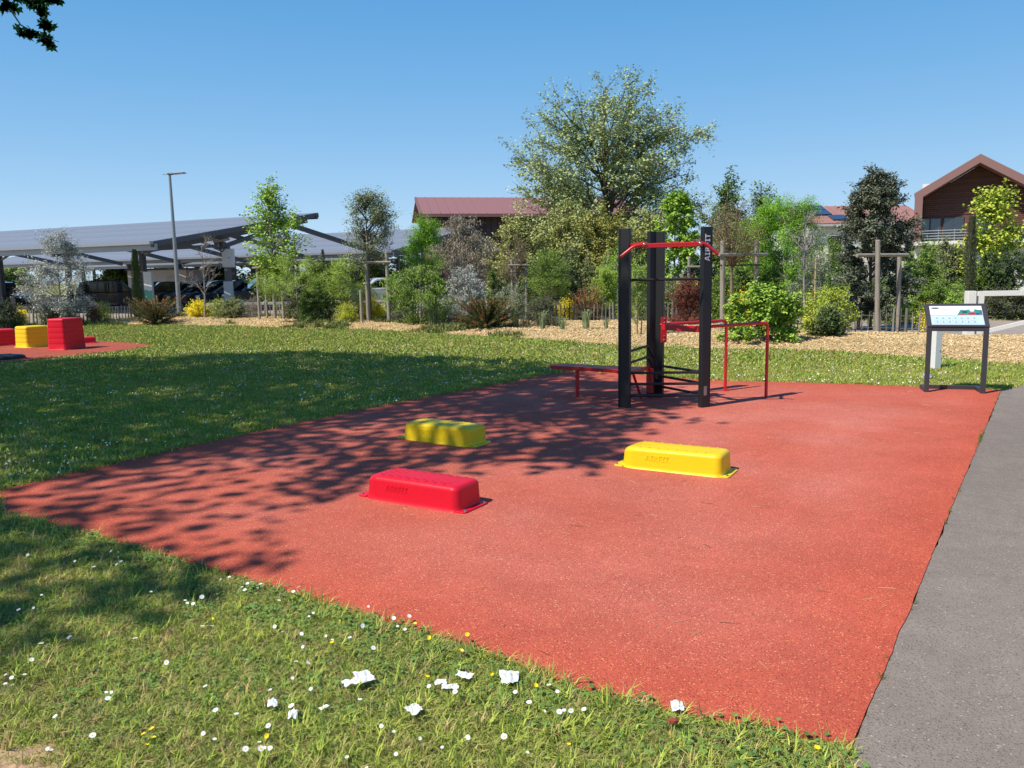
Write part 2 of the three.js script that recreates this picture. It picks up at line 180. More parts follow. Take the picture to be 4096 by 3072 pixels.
// ---------- playground equipment ----------
const font = await new FontLoader().loadAsync('fonts/droid/droid_sans_bold.typeface.json');
function lettering(s, size, depth) { const g = new TextGeometry(s, { font, size, depth, curveSegments: 4, bevelEnabled: false }); g.computeBoundingBox(); const b = g.boundingBox; g.translate(-(b.min.x + b.max.x) / 2, -(b.min.y + b.max.y) / 2, 0); return g; }
const scuff = tex(512, (i, j) => { const v = .72 + .25 * pnoise(i / 512 * 24, j / 512 * 24, 24) + .15 * hash(i, j) + (pnoise(i / 512 * 6, j / 512 * 90, 90) > .83 ? .2 : 0); return [v, v, v]; }, false); scuff.repeat.set(3, 3);
const worn = tex(512, (i, j) => { const sc = pnoise(i / 512 * 5, j / 512 * 120, 120) > .86 ? .12 : 0, d = pnoise(i / 512 * 40, j / 512 * 40, 40), m = pnoise(i / 512 * 9, j / 512 * 9, 9), sp = hash(i, j) > .985 ? -.25 : 0, v = .93 + sc * m + sp * (m > .5 ? 1 : .3) + (d > .78 ? -.08 : 0); return [v, v + (d > .8 ? .03 : 0), v + (d > .8 ? .05 : 0)]; }); worn.repeat.set(2.2, 2.2);
const plastic = (r, g, b) => new THREE.MeshPhysicalMaterial({ color: col(r, g, b), roughness: .5, map: worn, roughnessMap: scuff, specularIntensity: .7 });
const redPl = plastic(.68, .005, .024), yelPl = plastic(.84, .6, .006), boltMat = std(.35, .34, .33, .35, { metalness: .9 }), blackRub = std(.02, .02, .022, .7);
const H = .18;
function stepBlock(name, label, x, d, turn, mat) {
  const o = thing(name, label, 'step block', 'low step blocks on the red pad', x, 0, d, turn), L = .86, W = .32;
  const prof = [[-.012, .001], [-.004, .012], [0, .03], [.006, H - .04]]; for (let k = 1; k <= 6; k++) { const t = k / 6 * Math.PI / 2; prof.push([.006 + .036 * (1 - Math.cos(t)), H - .04 + .036 * Math.sin(t)]); } prof.push([.09, H + .001]);
  const bg = loft(L, W, [.06, .13, .13, .06], prof, .004), bq = bg.attributes.position; for (let i = 0; i < bq.count; i++) { const t = Math.max(0, (-L / 2 + .16 - bq.getX(i)) / .16); if (bq.getY(i) > H * .6) bq.setY(i, bq.getY(i) - t * t * .035); } bg.computeVertexNormals();
  mesh('body', bg, mat, o);
  for (const s of [-1, 1]) { const f = mesh('flange', loft(.08, W - .02, s > 0 ? [.03, .008, .008, .03] : [.008, .03, .03, .008], [[0, .001], [0, .009], [.003, .012]], 0).translate(s * (L / 2 + .014), 0, 0), mat, o); for (const q of [-1, 1]) mesh('bolt', new THREE.CylinderGeometry(.009, .011, .009, 8).translate(s * (L / 2 + .034), .0165, q * (W / 2 - .045)), boltMat, f); }
  const bumps = []; reseed(3); const dot = new THREE.SphereGeometry(.0115, 8, 4, 0, 6.283, 0, Math.PI / 2); for (let i = 0; i < 17; i++) for (let j = 0; j < 5; j++) { const bx = -L / 2 + .13 + i * .039, bz = (j - 2) * .047 + (i % 2 ? .012 : -.012); const g = dot.clone(); g.scale(1, .15, .62); g.rotateY((i + j) % 2 ? .7 : -.7); g.translate(bx, H + .0015, bz); bumps.push(g); }
  mesh('tread_bumps', mergeGeometries(bumps), mat, o, { kind: 'stuff' });
  mesh('lettering', lettering('AIRFIT', .046, .005).translate(-.1, H * .56, W / 2 - .0055), mat, o);
  return o;
}
// front edge runs from a to b; the block lies behind it
function placeStep(name, label, a, b, mat) { const dx = b[0] - a[0], dd = b[1] - a[1], l = Math.hypot(dx, dd), nx = -dd / l, nd = dx / l; const t = Math.atan2(dd, dx); return stepBlock(name, label, (a[0] + b[0]) / 2 + nx * .155, (a[1] + b[1]) / 2 + nd * .155, t, mat); }
placeStep('step_block', 'red moulded step block nearest the camera on the red pad', [-1.1, 5.75], [-.4, 5.32], redPl);
placeStep('step_block', 'yellow moulded step block lying half in the tree shadow', [-1.12, 7.89], [-.42, 7.43], yelPl);
placeStep('step_block', 'yellow moulded step block in full sun right of the red one', [.9, 6.56], [1.61, 6.15], yelPl);

function plyoBox(label, x, d, turn, L, W, h, mat, lines) {
  const o = thing('jump_box', label, 'jump box', 'jump boxes on the far left pad', x, 0, d, turn); const prof = [[-.025, .002], [-.025, .014], [0, .022]]; for (let k = 1; k <= lines; k++) { const y = .02 + (h - .1) * k / lines; prof.push([.035 * y, y - .006], [.035 * y + .009, y], [.035 * y, y + .006]); } for (let k = 0; k <= 5; k++) { const t = k / 5 * Math.PI / 2; prof.push([.035 * h + .04 * (1 - Math.cos(t)), h - .045 + .045 * Math.sin(t)]); }
  mesh('body', loft(L, W, [.07, .07, .07, .07], prof, .004), mat, o); for (const s of [-1, 1]) { const f = mesh('flange', loft(.16, .1, [.03, .03, .03, .03], [[0, .001], [0, .012], [.003, .015]]).translate(s * L * .32, 0, W / 2 + .03), mat, o); mesh('bolt', new THREE.CylinderGeometry(.01, .012, .01, 8).translate(s * L * .32, .02, W / 2 + .055), boltMat, f); } }
plyoBox('tall red grooved jump box on the far left pad', -10.8, 19.55, Math.atan2(.7, .13), .74, .5, .75, redPl, 5);
plyoBox('yellow grooved jump box left of the tall red one', -12.14, 20.4, Math.atan2(.5, .3), .6, .56, .53, yelPl, 4);
plyoBox('low dark red jump box cut by the left picture edge', -13.45, 21.05, Math.atan2(.45, .5), .8, .6, .42, redPl, 3);
plyoBox('very low red block half hidden between the yellow and tall red boxes', -11.35, 21.4, Math.atan2(.45, .5), .5, .35, .16, redPl, 1);
{ const o = thing('balance_disc', 'flat black rubber disc on the far left pad', 'balance disc', null, -10.95, 0, 17.3, .3); mesh('disc', new THREE.LatheGeometry([[0, .075], [.2, .075], [.36, .066], [.4, .05], [.41, .02], [.41, .001], [.38, .001]].map(p => new THREE.Vector2(...p)), 40), blackRub, o); mesh('rim_ring', new THREE.TorusGeometry(.33, .008, 6, 40).rotateX(Math.PI / 2).translate(0, .0705, 0), std(.12, .12, .13, .5), o); }

// the fitness station: three twin-slab posts, pull-up bar, rungs, bench and dip bars
const steel = std(.011, .011, .012, .5), redSt = new THREE.MeshPhysicalMaterial({ color: col(.52, .008, .012), roughness: .38, clearcoat: .3, clearcoatRoughness: .3 }), white = std(.8, .8, .78, .5);
{
  const C = [1.84, 9.84], o = thing('fitness_station', 'black and red outdoor fitness station with pull-up bar, bench and dip bars', 'exercise rig', null, C[0], 0, C[1]); const v = (x, y, d) => V(x - C[0], y, d - C[1]);
  const L = [1.34, 9.6], Rr = [2.31, 9.54], B = [1.86, 10.37], TOP = 2.12;
  const posts = [L, Rr, B].map(([x, d]) => {
    const rx = x - C[0], rd = d - C[1], l = Math.hypot(rx, rd), ux = rx / l, ud = rd / l, tx = -ud, td = ux; const gs = [], pin = [];
    const p = mesh('post', new THREE.BufferGeometry(), steel, o);
    for (const s of [-1, 1]) { const ax = x + ux * .045 + tx * s * .052, ad = d + ud * .045 + td * s * .052; const g = box(.114, TOP, .066, .008); const ang = Math.atan2(td, tx) + s * .55; g.translate(0, TOP / 2, 0); g.rotateY(ang); g.translate(ax - C[0] - ux * .045, 0, -(ad - C[1] - ud * .045)); gs.push(g); }
    const web = [.12, .8, 1.5, 2.05].map(y => box(.03, .06, .03).rotateY(Math.atan2(td, tx)).translate(x - C[0] + ux * .012, y, -(d - C[1] + ud * .012)));
    p.geometry = mergeGeometries([...gs.map(g => g.toNonIndexed ? g : g), ...web].map(g => { const q = g.index ? g.toNonIndexed() : g; q.deleteAttribute('uv'); return q; })); return p;
  });
  const cap = mesh('maker_plate', box(.045, .11, .004, .0015).rotateY(.464).translate(2.296 - C[0], .2, -(9.4655 - C[1])), std(.3, .28, .27, .4, { metalness: .6 }), posts[1]);
  mesh('lettering', lettering('AIRFIT', .072, .003).rotateZ(Math.PI / 2).rotateY(.464).translate(2.295 - C[0], 1.88, -(9.4675 - C[1])), white, posts[1]);
  const rung = (a, b, y, r = .0165) => mesh('rung', cyl(v(a[0], y, a[1]), v(b[0], y, b[1]), r, r, 12), steel, o);
  const Li = [1.4, 9.58], Ri = [2.25, 9.53], RB = [2.27, 9.62], BR = [1.93, 10.31], LB = [1.4, 9.66], BL = [1.79, 10.3];
  for (const y of [.14, .28, .415, 1.52]) rung(Li, Ri, y);
  for (const y of [.14, .275, .41]) rung(BR, RB, y);
  for (const y of [.55, .69]) mesh('rung', bent([v(LB[0], y - .03, LB[1]), v(1.72, y, 10.12), v(BL[0] + .03, y - .16, BL[1] - .02)], .04, .0165), steel, o);
  // pull-up bar
  const bar = mesh('pull_up_bar', bent([v(1.255, 1.79, 9.2), v(1.41, 1.91, 9.2), v(2.2, 1.925, 9.2), v(2.345, 1.8, 9.2)], .06, .0175, 10), redSt, o);
  mesh('flat_web', box(.64, .034, .03, .006).rotateZ(.016).translate(1.825 - C[0], 1.9, -(9.2 - C[1])), redSt, bar);
  for (const [px, pd, bx] of [[L[0] + .055, L[1] - .02, 1.51], [Rr[0] - .065, Rr[1] - .03, 2.14]]) { const br = mesh('bracket', mergeGeometries([box(.012, .3, .07, .002).translate(px - C[0], 1.9, -(pd - C[1])), beam(v(px, 1.92, pd), v(bx, 1.92, 9.215), .026, .05, new THREE.Vector3(0, 1, 0), .004), cyl(v(bx, 1.92, 9.23), v(bx, 1.92, 9.172), .032, .028, 14)].map(g => g.index ? g.toNonIndexed() : g)), redSt, o); mesh('bolt', new THREE.SphereGeometry(.015, 10, 6).scale(1, 1, .6).translate(bx - C[0], 1.92, -(9.166 - C[1])), std(.7, .68, .62, .25, { metalness: 1 }), br); }
  // bench set against the L-B side
  const nx = -.823, nd = .567, tx = .567, td = .823, mx = 1.605, md = 9.985; const bp = (t, s, y) => v(mx + nx * t + tx * s, y, md + nd * t + td * s);
  const sh = new THREE.Shape(); const pl = [[.02, -.3], [.02, .3], [.28, .17], [1.22, .14], [1.26, .1], [1.26, -.1], [1.22, -.14], [.28, -.17]].map(([t, s]) => { const q = bp(t, s, 0); return [q.x, -q.z]; }); sh.moveTo(...pl[0]); pl.slice(1).forEach(p => sh.lineTo(...p)); sh.closePath();
  const benchSeat = mesh('bench_seat', new THREE.ExtrudeGeometry(sh, { depth: .03, bevelEnabled: true, bevelSize: .008, bevelThickness: .008, bevelSegments: 2 }).rotateX(-Math.PI / 2).translate(0, .375, 0), redSt, o);
  const leg = mesh('bench_leg', box(.05, .372, .05, .006).translate(.86 - C[0], .186, -(10.49 - C[1])), redSt, o); mesh('foot_plate', box(.13, .008, .13, .002).translate(.86 - C[0], .004, -(10.49 - C[1])), redSt, leg);
  mesh('bench_support', bent([bp(.1, -.26, .01), bp(.12, -.03, .36), bp(.12, .03, .36), bp(.1, .24, .01)], .03, .017), redSt, o);
  mesh('bench_bracket', box(.03, .32, .1, .004).rotateY(.6).translate(1.775 - C[0], .23, -(10.27 - C[1])), redSt, o);
  // dip bars on the R-B side
  const ex = .883, ed = .468, sx = -.468, sd = .883, qx = 2.09, qd = 9.955; const dp = (t, s, y) => v(qx + ex * t + sx * s, y, qd + ed * t + sd * s);
  mesh('dip_bar', bent([dp(-.02, -.36, .945), dp(1.1, -.37, .955), dp(1.1, -.37, .0)], .07, .02, 10), redSt, o);
  mesh('dip_bar', bent([dp(-.02, .34, .945), dp(1.1, .37, .955), dp(1.1, .37, .0)], .07, .02, 10), redSt, o);
  mesh('dip_crossbar', beam(dp(-.04, .3, .915), dp(-.04, -.4, .925), .03, .076, new THREE.Vector3(0, 1, 0), .005), redSt, o);
  const dplate = mesh('mounting_plate', box(.075, .32, .02, .003).rotateY(.15).translate(1.945 - C[0], .88, -(10.25 - C[1])), redSt, o); for (const y of [.75, .8, .97, 1.02]) mesh('bolt', new THREE.SphereGeometry(.009, 8, 5).translate(1.948 - C[0], y, -(10.238 - C[1])), boltMat, dplate);
  for (const s of [-.37, .37]) mesh('foot_plate', new THREE.CylinderGeometry(.05, .05, .008, 16).translate(dp(1.1, s, 0).x, .004, dp(1.1, s, 0).z), redSt, o);
}

// information board
{
  const cv = document.createElement('canvas'); cv.width = 1024; cv.height = 440; const c = cv.getContext('2d'); c.fillStyle = '#f4f6f8'; c.fillRect(0, 0, 1024, 440);
  c.fillStyle = '#c3d9e6'; c.fillRect(0, 212, 1024, 215); c.fillStyle = '#3c4650'; c.fillRect(0, 208, 1024, 5); c.fillRect(0, 427, 1024, 13);
  c.fillStyle = '#555b61'; c.beginPath(); c.ellipse(120, 48, 92, 14, 0, 0, 7); c.fill(); c.fillRect(60, 56, 120, 14); c.fillRect(250, 176, 130, 9);
  c.strokeStyle = '#7b838a'; c.lineWidth = 8; c.strokeRect(292, 84, 62, 26); c.fillStyle = '#a9b2b8'; for (let k = 0; k < 3; k++) c.fillRect(20, 150 + k * 14, 150, 3);
  c.fillStyle = '#2f8f84'; c.beginPath(); c.moveTo(530, 205); c.lineTo(610, 90); c.lineTo(900, 80); c.lineTo(1000, 100); c.lineTo(1000, 205); c.fill(); c.fillStyle = '#1d5f66'; c.fillRect(640, 110, 90, 60); c.fillStyle = '#d8dde0'; c.beginPath(); c.ellipse(690, 78, 60, 22, 0, 0, 7); c.fill(); c.ellipse(830, 105, 45, 30, 0, 0, 7); c.fill(); c.fillStyle = '#c01f3c'; c.fillRect(575, 178, 120, 27); c.beginPath(); c.moveTo(745, 160); c.lineTo(880, 150); c.lineTo(900, 205); c.lineTo(745, 205); c.fill(); c.fillStyle = '#27407e'; c.fillRect(895, 165, 60, 40); c.fillStyle = '#4d6a84'; c.fillRect(958, 95, 60, 110);
  c.strokeStyle = '#39434b'; c.lineWidth = 8; for (let k = 0; k < 7; k++) { const x = 130 + k * 120; c.beginPath(); c.moveTo(x - 24, 280); c.lineTo(x + 20, 274 + (k % 3) * 5); c.moveTo(x - 4, 266); c.lineTo(x + 2, 288); c.stroke(); c.beginPath(); c.moveTo(x - 18, 380); c.lineTo(x + 2, 352 + (k % 2) * 12); c.lineTo(x + 16, 376); c.moveTo(x + 2, 352 + (k % 2) * 12); c.lineTo(x - 10, 336); c.stroke(); c.strokeStyle = '#8fa3af'; c.lineWidth = 4; c.strokeRect(x - 50, 322, 100, 78); c.strokeStyle = '#39434b'; c.lineWidth = 8; }
  const pt = new THREE.CanvasTexture(cv); pt.colorSpace = THREE.SRGBColorSpace; const panelMat = new THREE.MeshPhysicalMaterial({ map: pt, roughness: .45, color: col(.82, .82, .82) });
  const fm = std(.055, .055, .065, .45, { metalness: .3 }); const a = [5.41, 10.4], b = [6.03, 10.2], ang = Math.atan2(b[1] - a[1], b[0] - a[0]), wd = Math.hypot(b[0] - a[0], b[1] - a[1]);
  const o = thing('info_board', 'slanted exercise information board on grey legs at the pad corner', 'sign', null, (a[0] + b[0]) / 2, 0, (a[1] + b[1]) / 2, ang);
  for (const s of [-1, 1]) { mesh('leg', box(.055, .85, .055, .004).translate(s * wd / 2, .425, 0), fm, o); mesh('foot', box(.054, .05, .3, .004).translate(s * wd / 2, .025, -.176), fm, o); }
  mesh('rear_bar', box(wd + .05, .05, .04, .004).translate(0, .0252, -.345), fm, o); mesh('cross_bar', box(wd - .055, .04, .05, .003).translate(0, .815, 0), fm, o);
  const t = .85, fr = (g) => g.rotateX(-t).translate(0, .985, -.13); const Wp = wd + .06, Hp = .42; const frame = mesh('frame', fr(mergeGeometries([box(Wp, .03, .035, .003).translate(0, Hp / 2 - .015, 0), box(Wp, .03, .035, .003).translate(0, -Hp / 2 + .015, 0), box(.05, Hp - .06, .035, .003).translate(-Wp / 2 + .025, 0, 0), box(.05, Hp - .06, .035, .003).translate(Wp / 2 - .025, 0, 0), box(Wp - .1, Hp - .06, .012).translate(0, 0, -.008)].map(g => g.index ? g.toNonIndexed() : g))), fm, o);
  mesh('printed_panel', fr(new THREE.PlaneGeometry(Wp - .1, Hp - .06).translate(0, 0, .004)), panelMat, o);
}

// white gate and post
const whitePaint = std(.74, .73, .69, .55);
{ const o = thing('white_post', 'short square white wooden post standing on the lawn behind the info board', 'post', null, 6.8, 0, 12.85, .3); mesh('shaft', box(.125, .86, .125, .008).translate(0, .4, 0), whitePaint, o); mesh('bolt', new THREE.SphereGeometry(.012, 8, 6).translate(.02, .3, .063), boltMat, o); }
{ const o = thing('white_gate', 'white barrier gate with diagonal brace at the right edge', 'gate', null, 10.72, 0, 18.85, -.05); mesh('post', box(.19, 1.06, .19, .01).translate(0, .53, 0), whitePaint, o); mesh('stile', box(.14, 1.0, .07, .006).translate(.235, .55, 0), whitePaint, o); mesh('top_rail', box(4.4, .12, .07, .006).translate(2.505, .995, 0), whitePaint, o); mesh('diagonal_brace', beam(new THREE.Vector3(.31, .09, 0), new THREE.Vector3(4.2, 1.0, .01), .06, .09), whitePaint, o); mesh('end_post', box(.19, 1.06, .19, .01).translate(4.82, .53, 0), whitePaint, o); for (const y of [.4, .9]) mesh('hinge', box(.07, .04, .03).translate(.128, y, 0), boltMat, o); }

// ---------- plants ----------
class Leaves {
  constructor() { this.p = []; this.n = []; this.c = []; this.i = []; }
  add(x, y, z, dx, dy, dz, nx, ny, nz, L, W, c) {
    let l = Math.hypot(dx, dy, dz) || 1; dx /= l; dy /= l; dz /= l; const k = nx * dx + ny * dy + nz * dz; nx -= k * dx; ny -= k * dy; nz -= k * dz; l = Math.hypot(nx, ny, nz) || 1; nx /= l; ny /= l; nz /= l;
    const sx = dy * nz - dz * ny, sy = dz * nx - dx * nz, sz = dx * ny - dy * nx, w = W / 2, f = W * .16, b = this.p.length / 3;
    this.p.push(x, y, z, x + dx * L * .45 + sx * w + nx * f, y + dy * L * .45 + sy * w + ny * f, z + dz * L * .45 + sz * w + nz * f, x + dx * L, y + dy * L, z + dz * L, x + dx * L * .45 - sx * w + nx * f, y + dy * L * .45 - sy * w + ny * f, z + dz * L * .45 - sz * w + nz * f);
    for (let q = 0; q < 4; q++) { this.n.push(nx, ny, nz); this.c.push(c[0], c[1], c[2]); } this.i.push(b, b + 1, b + 2, b, b + 2, b + 3);
  }
  geo() { const g = new THREE.BufferGeometry(); g.setAttribute('position', new THREE.Float32BufferAttribute(this.p, 3)); g.setAttribute('normal', new THREE.Float32BufferAttribute(this.n, 3)); g.setAttribute('color', new THREE.Float32BufferAttribute(this.c, 3)); g.setIndex(this.i); return g; }
}
class Wood {
  constructor() { this.p = []; this.i = []; this.n = []; this.uv = []; }
  limb(pts, r0, r1, seg) { const N = pts.length; let u = new THREE.Vector3(1, 0, .31).normalize(); const b0 = this.p.length / 3; let len = 0; for (let k = 0; k < N; k++) { const t = pts[Math.min(N - 1, k + 1)].clone().sub(pts[Math.max(0, k - 1)]).normalize(); const a = u.clone().addScaledVector(t, -u.dot(t)).normalize(), b = t.clone().cross(a), r = r0 + (r1 - r0) * k / (N - 1); if (k) len += pts[k].distanceTo(pts[k - 1]); for (let s = 0; s < seg; s++) { const w = s / seg * 6.283, c = Math.cos(w), d = Math.sin(w), nx = a.x * c + b.x * d, ny = a.y * c + b.y * d, nz = a.z * c + b.z * d; this.p.push(pts[k].x + nx * r, pts[k].y + ny * r, pts[k].z + nz * r); this.n.push(nx, ny, nz); this.uv.push(s / seg * 2, len * 2); } } for (let k = 0; k < N - 1; k++) for (let s = 0; s < seg; s++) { const a = b0 + k * seg + s, b = b0 + k * seg + (s + 1) % seg; this.i.push(a, b, b + seg, a, b + seg, a + seg); } }
  geo() { const g = new THREE.BufferGeometry(); g.setAttribute('position', new THREE.Float32BufferAttribute(this.p, 3)); g.setAttribute('normal', new THREE.Float32BufferAttribute(this.n, 3)); g.setAttribute('uv', new THREE.Float32BufferAttribute(this.uv, 2)); g.setIndex(this.i); return g; }
}
const PAL = { dark: [[.028, .05, .018], [.06, .085, .03]], darkgreen: [[.035, .07, .018], [.085, .12, .035]], darkolive: [[.05, .06, .028], [.11, .12, .06]], green: [[.06, .11, .02], [.13, .19, .04]], green2: [[.09, .16, .02], [.18, .26, .045]], olive: [[.1, .13, .04], [.22, .24, .1]], hedge: [[.19, .21, .065], [.36, .37, .14]], hedge2: [[.19, .18, .04], [.31, .31, .085]], bright: [[.15, .26, .03], [.3, .42, .07]], bush: [[.13, .23, .025], [.26, .36, .06]], lime: [[.26, .32, .02], [.5, .5, .05]], lime2: [[.2, .27, .025], [.4, .44, .07]], yellow: [[.55, .47, .01], [.8, .68, .03]], silver: [[.2, .22, .19], [.4, .41, .37]], silvergreen: [[.13, .17, .1], [.26, .29, .19]], browngrey: [[.15, .12, .085], [.27, .24, .17]], oak: [[.1, .13, .065], [.28, .31, .2]], holm: [[.05, .066, .036], [.16, .175, .12]], darkgl: [[.04, .07, .02], [.09, .13, .04]], feather: [[.16, .26, .03], [.32, .41, .07]], feather2: [[.12, .26, .02], [.22, .38, .035]], plane: [[.18, .23, .09], [.34, .39, .18]], redbrown: [[.08, .025, .02], [.2, .06, .035]], grev: [[.07, .09, .025], [.17, .15, .06]], rust: [[.14, .08, .035], [.25, .15, .07]], strap: [[.04, .075, .035], [.1, .14, .06]], strap2: [[.12, .17, .08], [.26, .3, .16]], pale: [[.35, .34, .3], [.5, .48, .42]], fargreen: [[.16, .22, .07], [.26, .32, .12]], bark: [[.2, .17, .14], [.2, .17, .14]] };
const barkTex = tex(256, (i, j) => { const v = .6 + .5 * pnoise(i / 256 * 32, j / 256 * 8, 32) * pnoise(i / 256 * 16, j / 256 * 16, 16) + .25 * hash(i, j); return [v, v, v]; });
const bark = std(.17, .14, .11, .9, { map: barkTex }), barkPale = std(.34, .3, .26, .85, { map: barkTex }), barkTan = std(.27, .2, .13, .9, { map: barkTex }), barkDark = std(.07, .058, .048, .9, { map: barkTex });
const matte = leafMat(), glossy = leafMat({ transmission: .12, roughness: .42, specularIntensity: .6 }), needle = leafMat({ transmission: .15 });
const pick = pal => { const t = R(), b = rr(.8, 1.2) * 1.5, [a, c] = pal; return [(a[0] + (c[0] - a[0]) * t) * b, (a[1] + (c[1] - a[1]) * t) * b, (a[2] + (c[2] - a[2]) * t) * b]; };
const unit = () => { const z = rr(-1, 1), a = R() * 6.283, r = Math.sqrt(1 - z * z); return new THREE.Vector3(r * Math.cos(a), z, r * Math.sin(a)); };
function curve(a, b, bow, n = 6) { const m = a.clone().lerp(b, .5).add(bow); const out = []; for (let k = 0; k < n; k++) { const t = k / (n - 1); out.push(a.clone().multiplyScalar((1 - t) * (1 - t)).addScaledVector(m, 2 * t * (1 - t)).addScaledVector(b, t * t)); } return out; }
const prof = { ball: t => Math.sqrt(Math.max(0, 1 - (2 * t - 1) ** 2)), egg: t => Math.sqrt(Math.max(0, 1 - (2 * Math.pow(t, .8) - 1) ** 2)) * (1 - .25 * t), cone: t => Math.min(1, 3.2 * t + .25) * Math.pow(Math.max(0, 1 - t), .72) * 1.05, bush: t => Math.pow(Math.max(0, 1 - t * t), .5) * (.82 + .18 * t) };

let plantNo = 0;
function growPlant([kind, name, label, x, d, h, w, clear, pal, LL, LW, n, opt]) {
  reseed(9000 + 77 * ++plantNo); const cat = /tree|maple|oak|gum|birch|cypress|conifer|sapling|acacia/.test(name) ? 'tree' : /flowers/.test(name) ? 'flowers' : /agapanthus/.test(name) ? 'plant' : 'shrub';
  const y0 = inPoly(x, d, MULCH) ? -.03 + mulchLift(x, d) : -.06; h -= y0; const o = thing(name, label, cat, null, x, y0, d); const lv = new Leaves(), wd = new Wood(), P = PAL[pal];
  const v3 = (a, b, c) => new THREE.Vector3(a, b, c);
  if (kind === 'strap') { for (let k = 0; k < n; k++) { const a = R() * 6.283, r = w / 2 * Math.sqrt(R()) * .35, out = rr(.1, 1) * w * .38, hh = h * rr(.6, 1.05), cx = Math.cos(a), cz = Math.sin(a), c = pick(P); let px = cx * r, py = 0, pz = cz * r; const W = rr(.014, .024); for (let s = 0; s < 3; s++) { const t = (s + 1) / 3, qx = cx * (r + out * t * t), qz = cz * (r + out * t * t), qy = hh * Math.sin(t * 1.75) / .985; lv.add(px, py, pz, qx - px, qy - py, qz - pz, -cx * .5, 1, -cz * .5, Math.hypot(qx - px, qy - py, qz - pz) * 1.25, W, c); px = qx; py = qy; pz = qz; } } mesh('leaves', lv.geo(), needle, o); return o; }
  if (kind === 'column') { wd.limb([v3(0, 0, 0), v3(.02, h * .5, 0), v3(0, h * .97, .01)], Math.max(.025, w * .09), .008, 6); for (let k = 0; k < n; k++) { const t = clear + (1 - clear) * R(), pr = Math.min(1, t * 9 + .3) * Math.pow(1 - t * .97, .45), a = R() * 6.283, lump = .7 + .5 * vnoise(Math.cos(a) * 2 + 9, t * h * 4 + Math.sin(a) * 2), r = w / 2 * pr * lump * Math.sqrt(rr(.1, 1)), cx = Math.cos(a), cz = Math.sin(a); lv.add(cx * r, t * h - .02, cz * r, cx * .45 + gauss() * .25, 1 + gauss() * .2, cz * .45 + gauss() * .25, cx, .3, cz, LL * rr(.8, 1.5), LW * 1.6, pick(P)); } mesh('trunk', wd.geo(), barkDark, o); mesh('crown', lv.geo(), needle, o); return o; }
  if (kind === 'spiky') { const S = Math.round(80 + w * 30); for (let k = 0; k < S; k++) { const a = R() * 6.283, el = rr(.12, 1.35), len = rr(.55, 1) * Math.min(h / Math.max(.25, Math.sin(el)), w / 2 / Math.max(.25, Math.cos(el))), e = v3(Math.cos(a) * Math.cos(el) * len, Math.sin(el) * len, Math.sin(a) * Math.cos(el) * len); const pts = curve(v3(gauss() * .08, 0, gauss() * .08), e, v3(0, len * .07, 0), 5); wd.limb(pts, .008, .002, 3); const per = Math.floor(n / S), tip = R() < .4; for (let q = 0; q < per; q++) { const t = rr(.22, 1), i = Math.min(3, Math.floor(t * 4)), b = pts[i].clone().lerp(pts[i + 1], t * 4 - i), ax = pts[i + 1].clone().sub(pts[i]).normalize(), u = unit().multiplyScalar(.8).add(ax); let c = pick(P); if (tip && t > .72) c = [c[0] * 1.5, c[1] * .75, c[2] * .7]; lv.add(b.x, b.y, b.z, u.x, u.y, u.z, 0, 1, .2, LL * rr(.9, 2), LW * 2.8, c); } if (name === 'grevillea' && R() < .16) { const c = [.42, .02, .02]; for (let q = 0; q < 12; q++) { const u = unit(), b = pts[3]; lv.add(b.x + u.x * .02, b.y + u.y * .02, b.z + u.z * .02, u.x, u.y, u.z, 0, 1, 0, .04, .012, c); } } } mesh('stems', wd.geo(), bark, o); mesh('foliage', lv.geo(), needle, o); return o; }
  const tree = kind === 'tree' || kind === 'bare' || kind === 'great', shape = prof[opt.shape || (tree ? 'ball' : 'bush')], tw = (opt.tw || .3) * (tree ? 1.15 : 1), great = kind === 'great', bare = kind === 'bare';
  if (!great && !bare) w *= 1.18; if (great) h *= .945;
  const tr = opt.trunkR || (great ? .32 : Math.max(.018, h * .0125)); const cb = clear * h, ch = h - cb, lean = v3(gauss() * .03 * h, 0, gauss() * .03 * h);
  const trunk = t => v3(lean.x * Math.sin(t * 3), h * t, lean.z * Math.sin(t * 2.4));
  if (tree) { const top = great ? .8 : bare && opt.dense ? clear * 1.04 : .9; const pts = []; for (let k = 0; k <= 8; k++) pts.push(trunk(top * k / 8)); wd.limb(pts, tr, great ? tr * .12 : bare && opt.dense ? tr * .7 : tr * .15, great ? 10 : 7); }
  const N = opt.limbs || (great ? 96 : bare ? (opt.dense ? 46 : 17) : tree ? 34 : Math.round(18 + 14 * Math.min(2.2, w))), K = great ? 13 : bare ? (opt.dense ? 6 : 5) : tree ? 9 : 8; const twigs = [];
  const lump = [0, 1, 2, 3, 4].map(() => [unit(), rr(-.28, .2)]);
  for (let k = 0; k < N; k++) {
    let t, a, rad; do { t = great ? rr(.02, .99) : Math.pow(R(), opt.shape === 'cone' ? 1 : .8); a = R() * 6.283; rad = R() < .65 ? rr(.75, 1.08) : Math.sqrt(rr(.04, 1)); } while (false);
    if (k < 3 && !bare && !opt.asc) { t = .97 - k * .04; }
    const dir = v3(Math.cos(a) * rad, (t - .5) * 1.6, Math.sin(a) * rad).normalize(); let f = 1; for (const [u, s] of lump) f += s * Math.max(0, u.dot(dir)); const r = Math.max(.03, w / 2 * shape(t) * rad * f - tw * .22); let ty = cb + ch * t - tw * .25; if (f < 1) ty -= ch * (1 - f) * .22 * t; const e = v3(Math.cos(a) * r, Math.max(.06 * h, ty), Math.sin(a) * r);
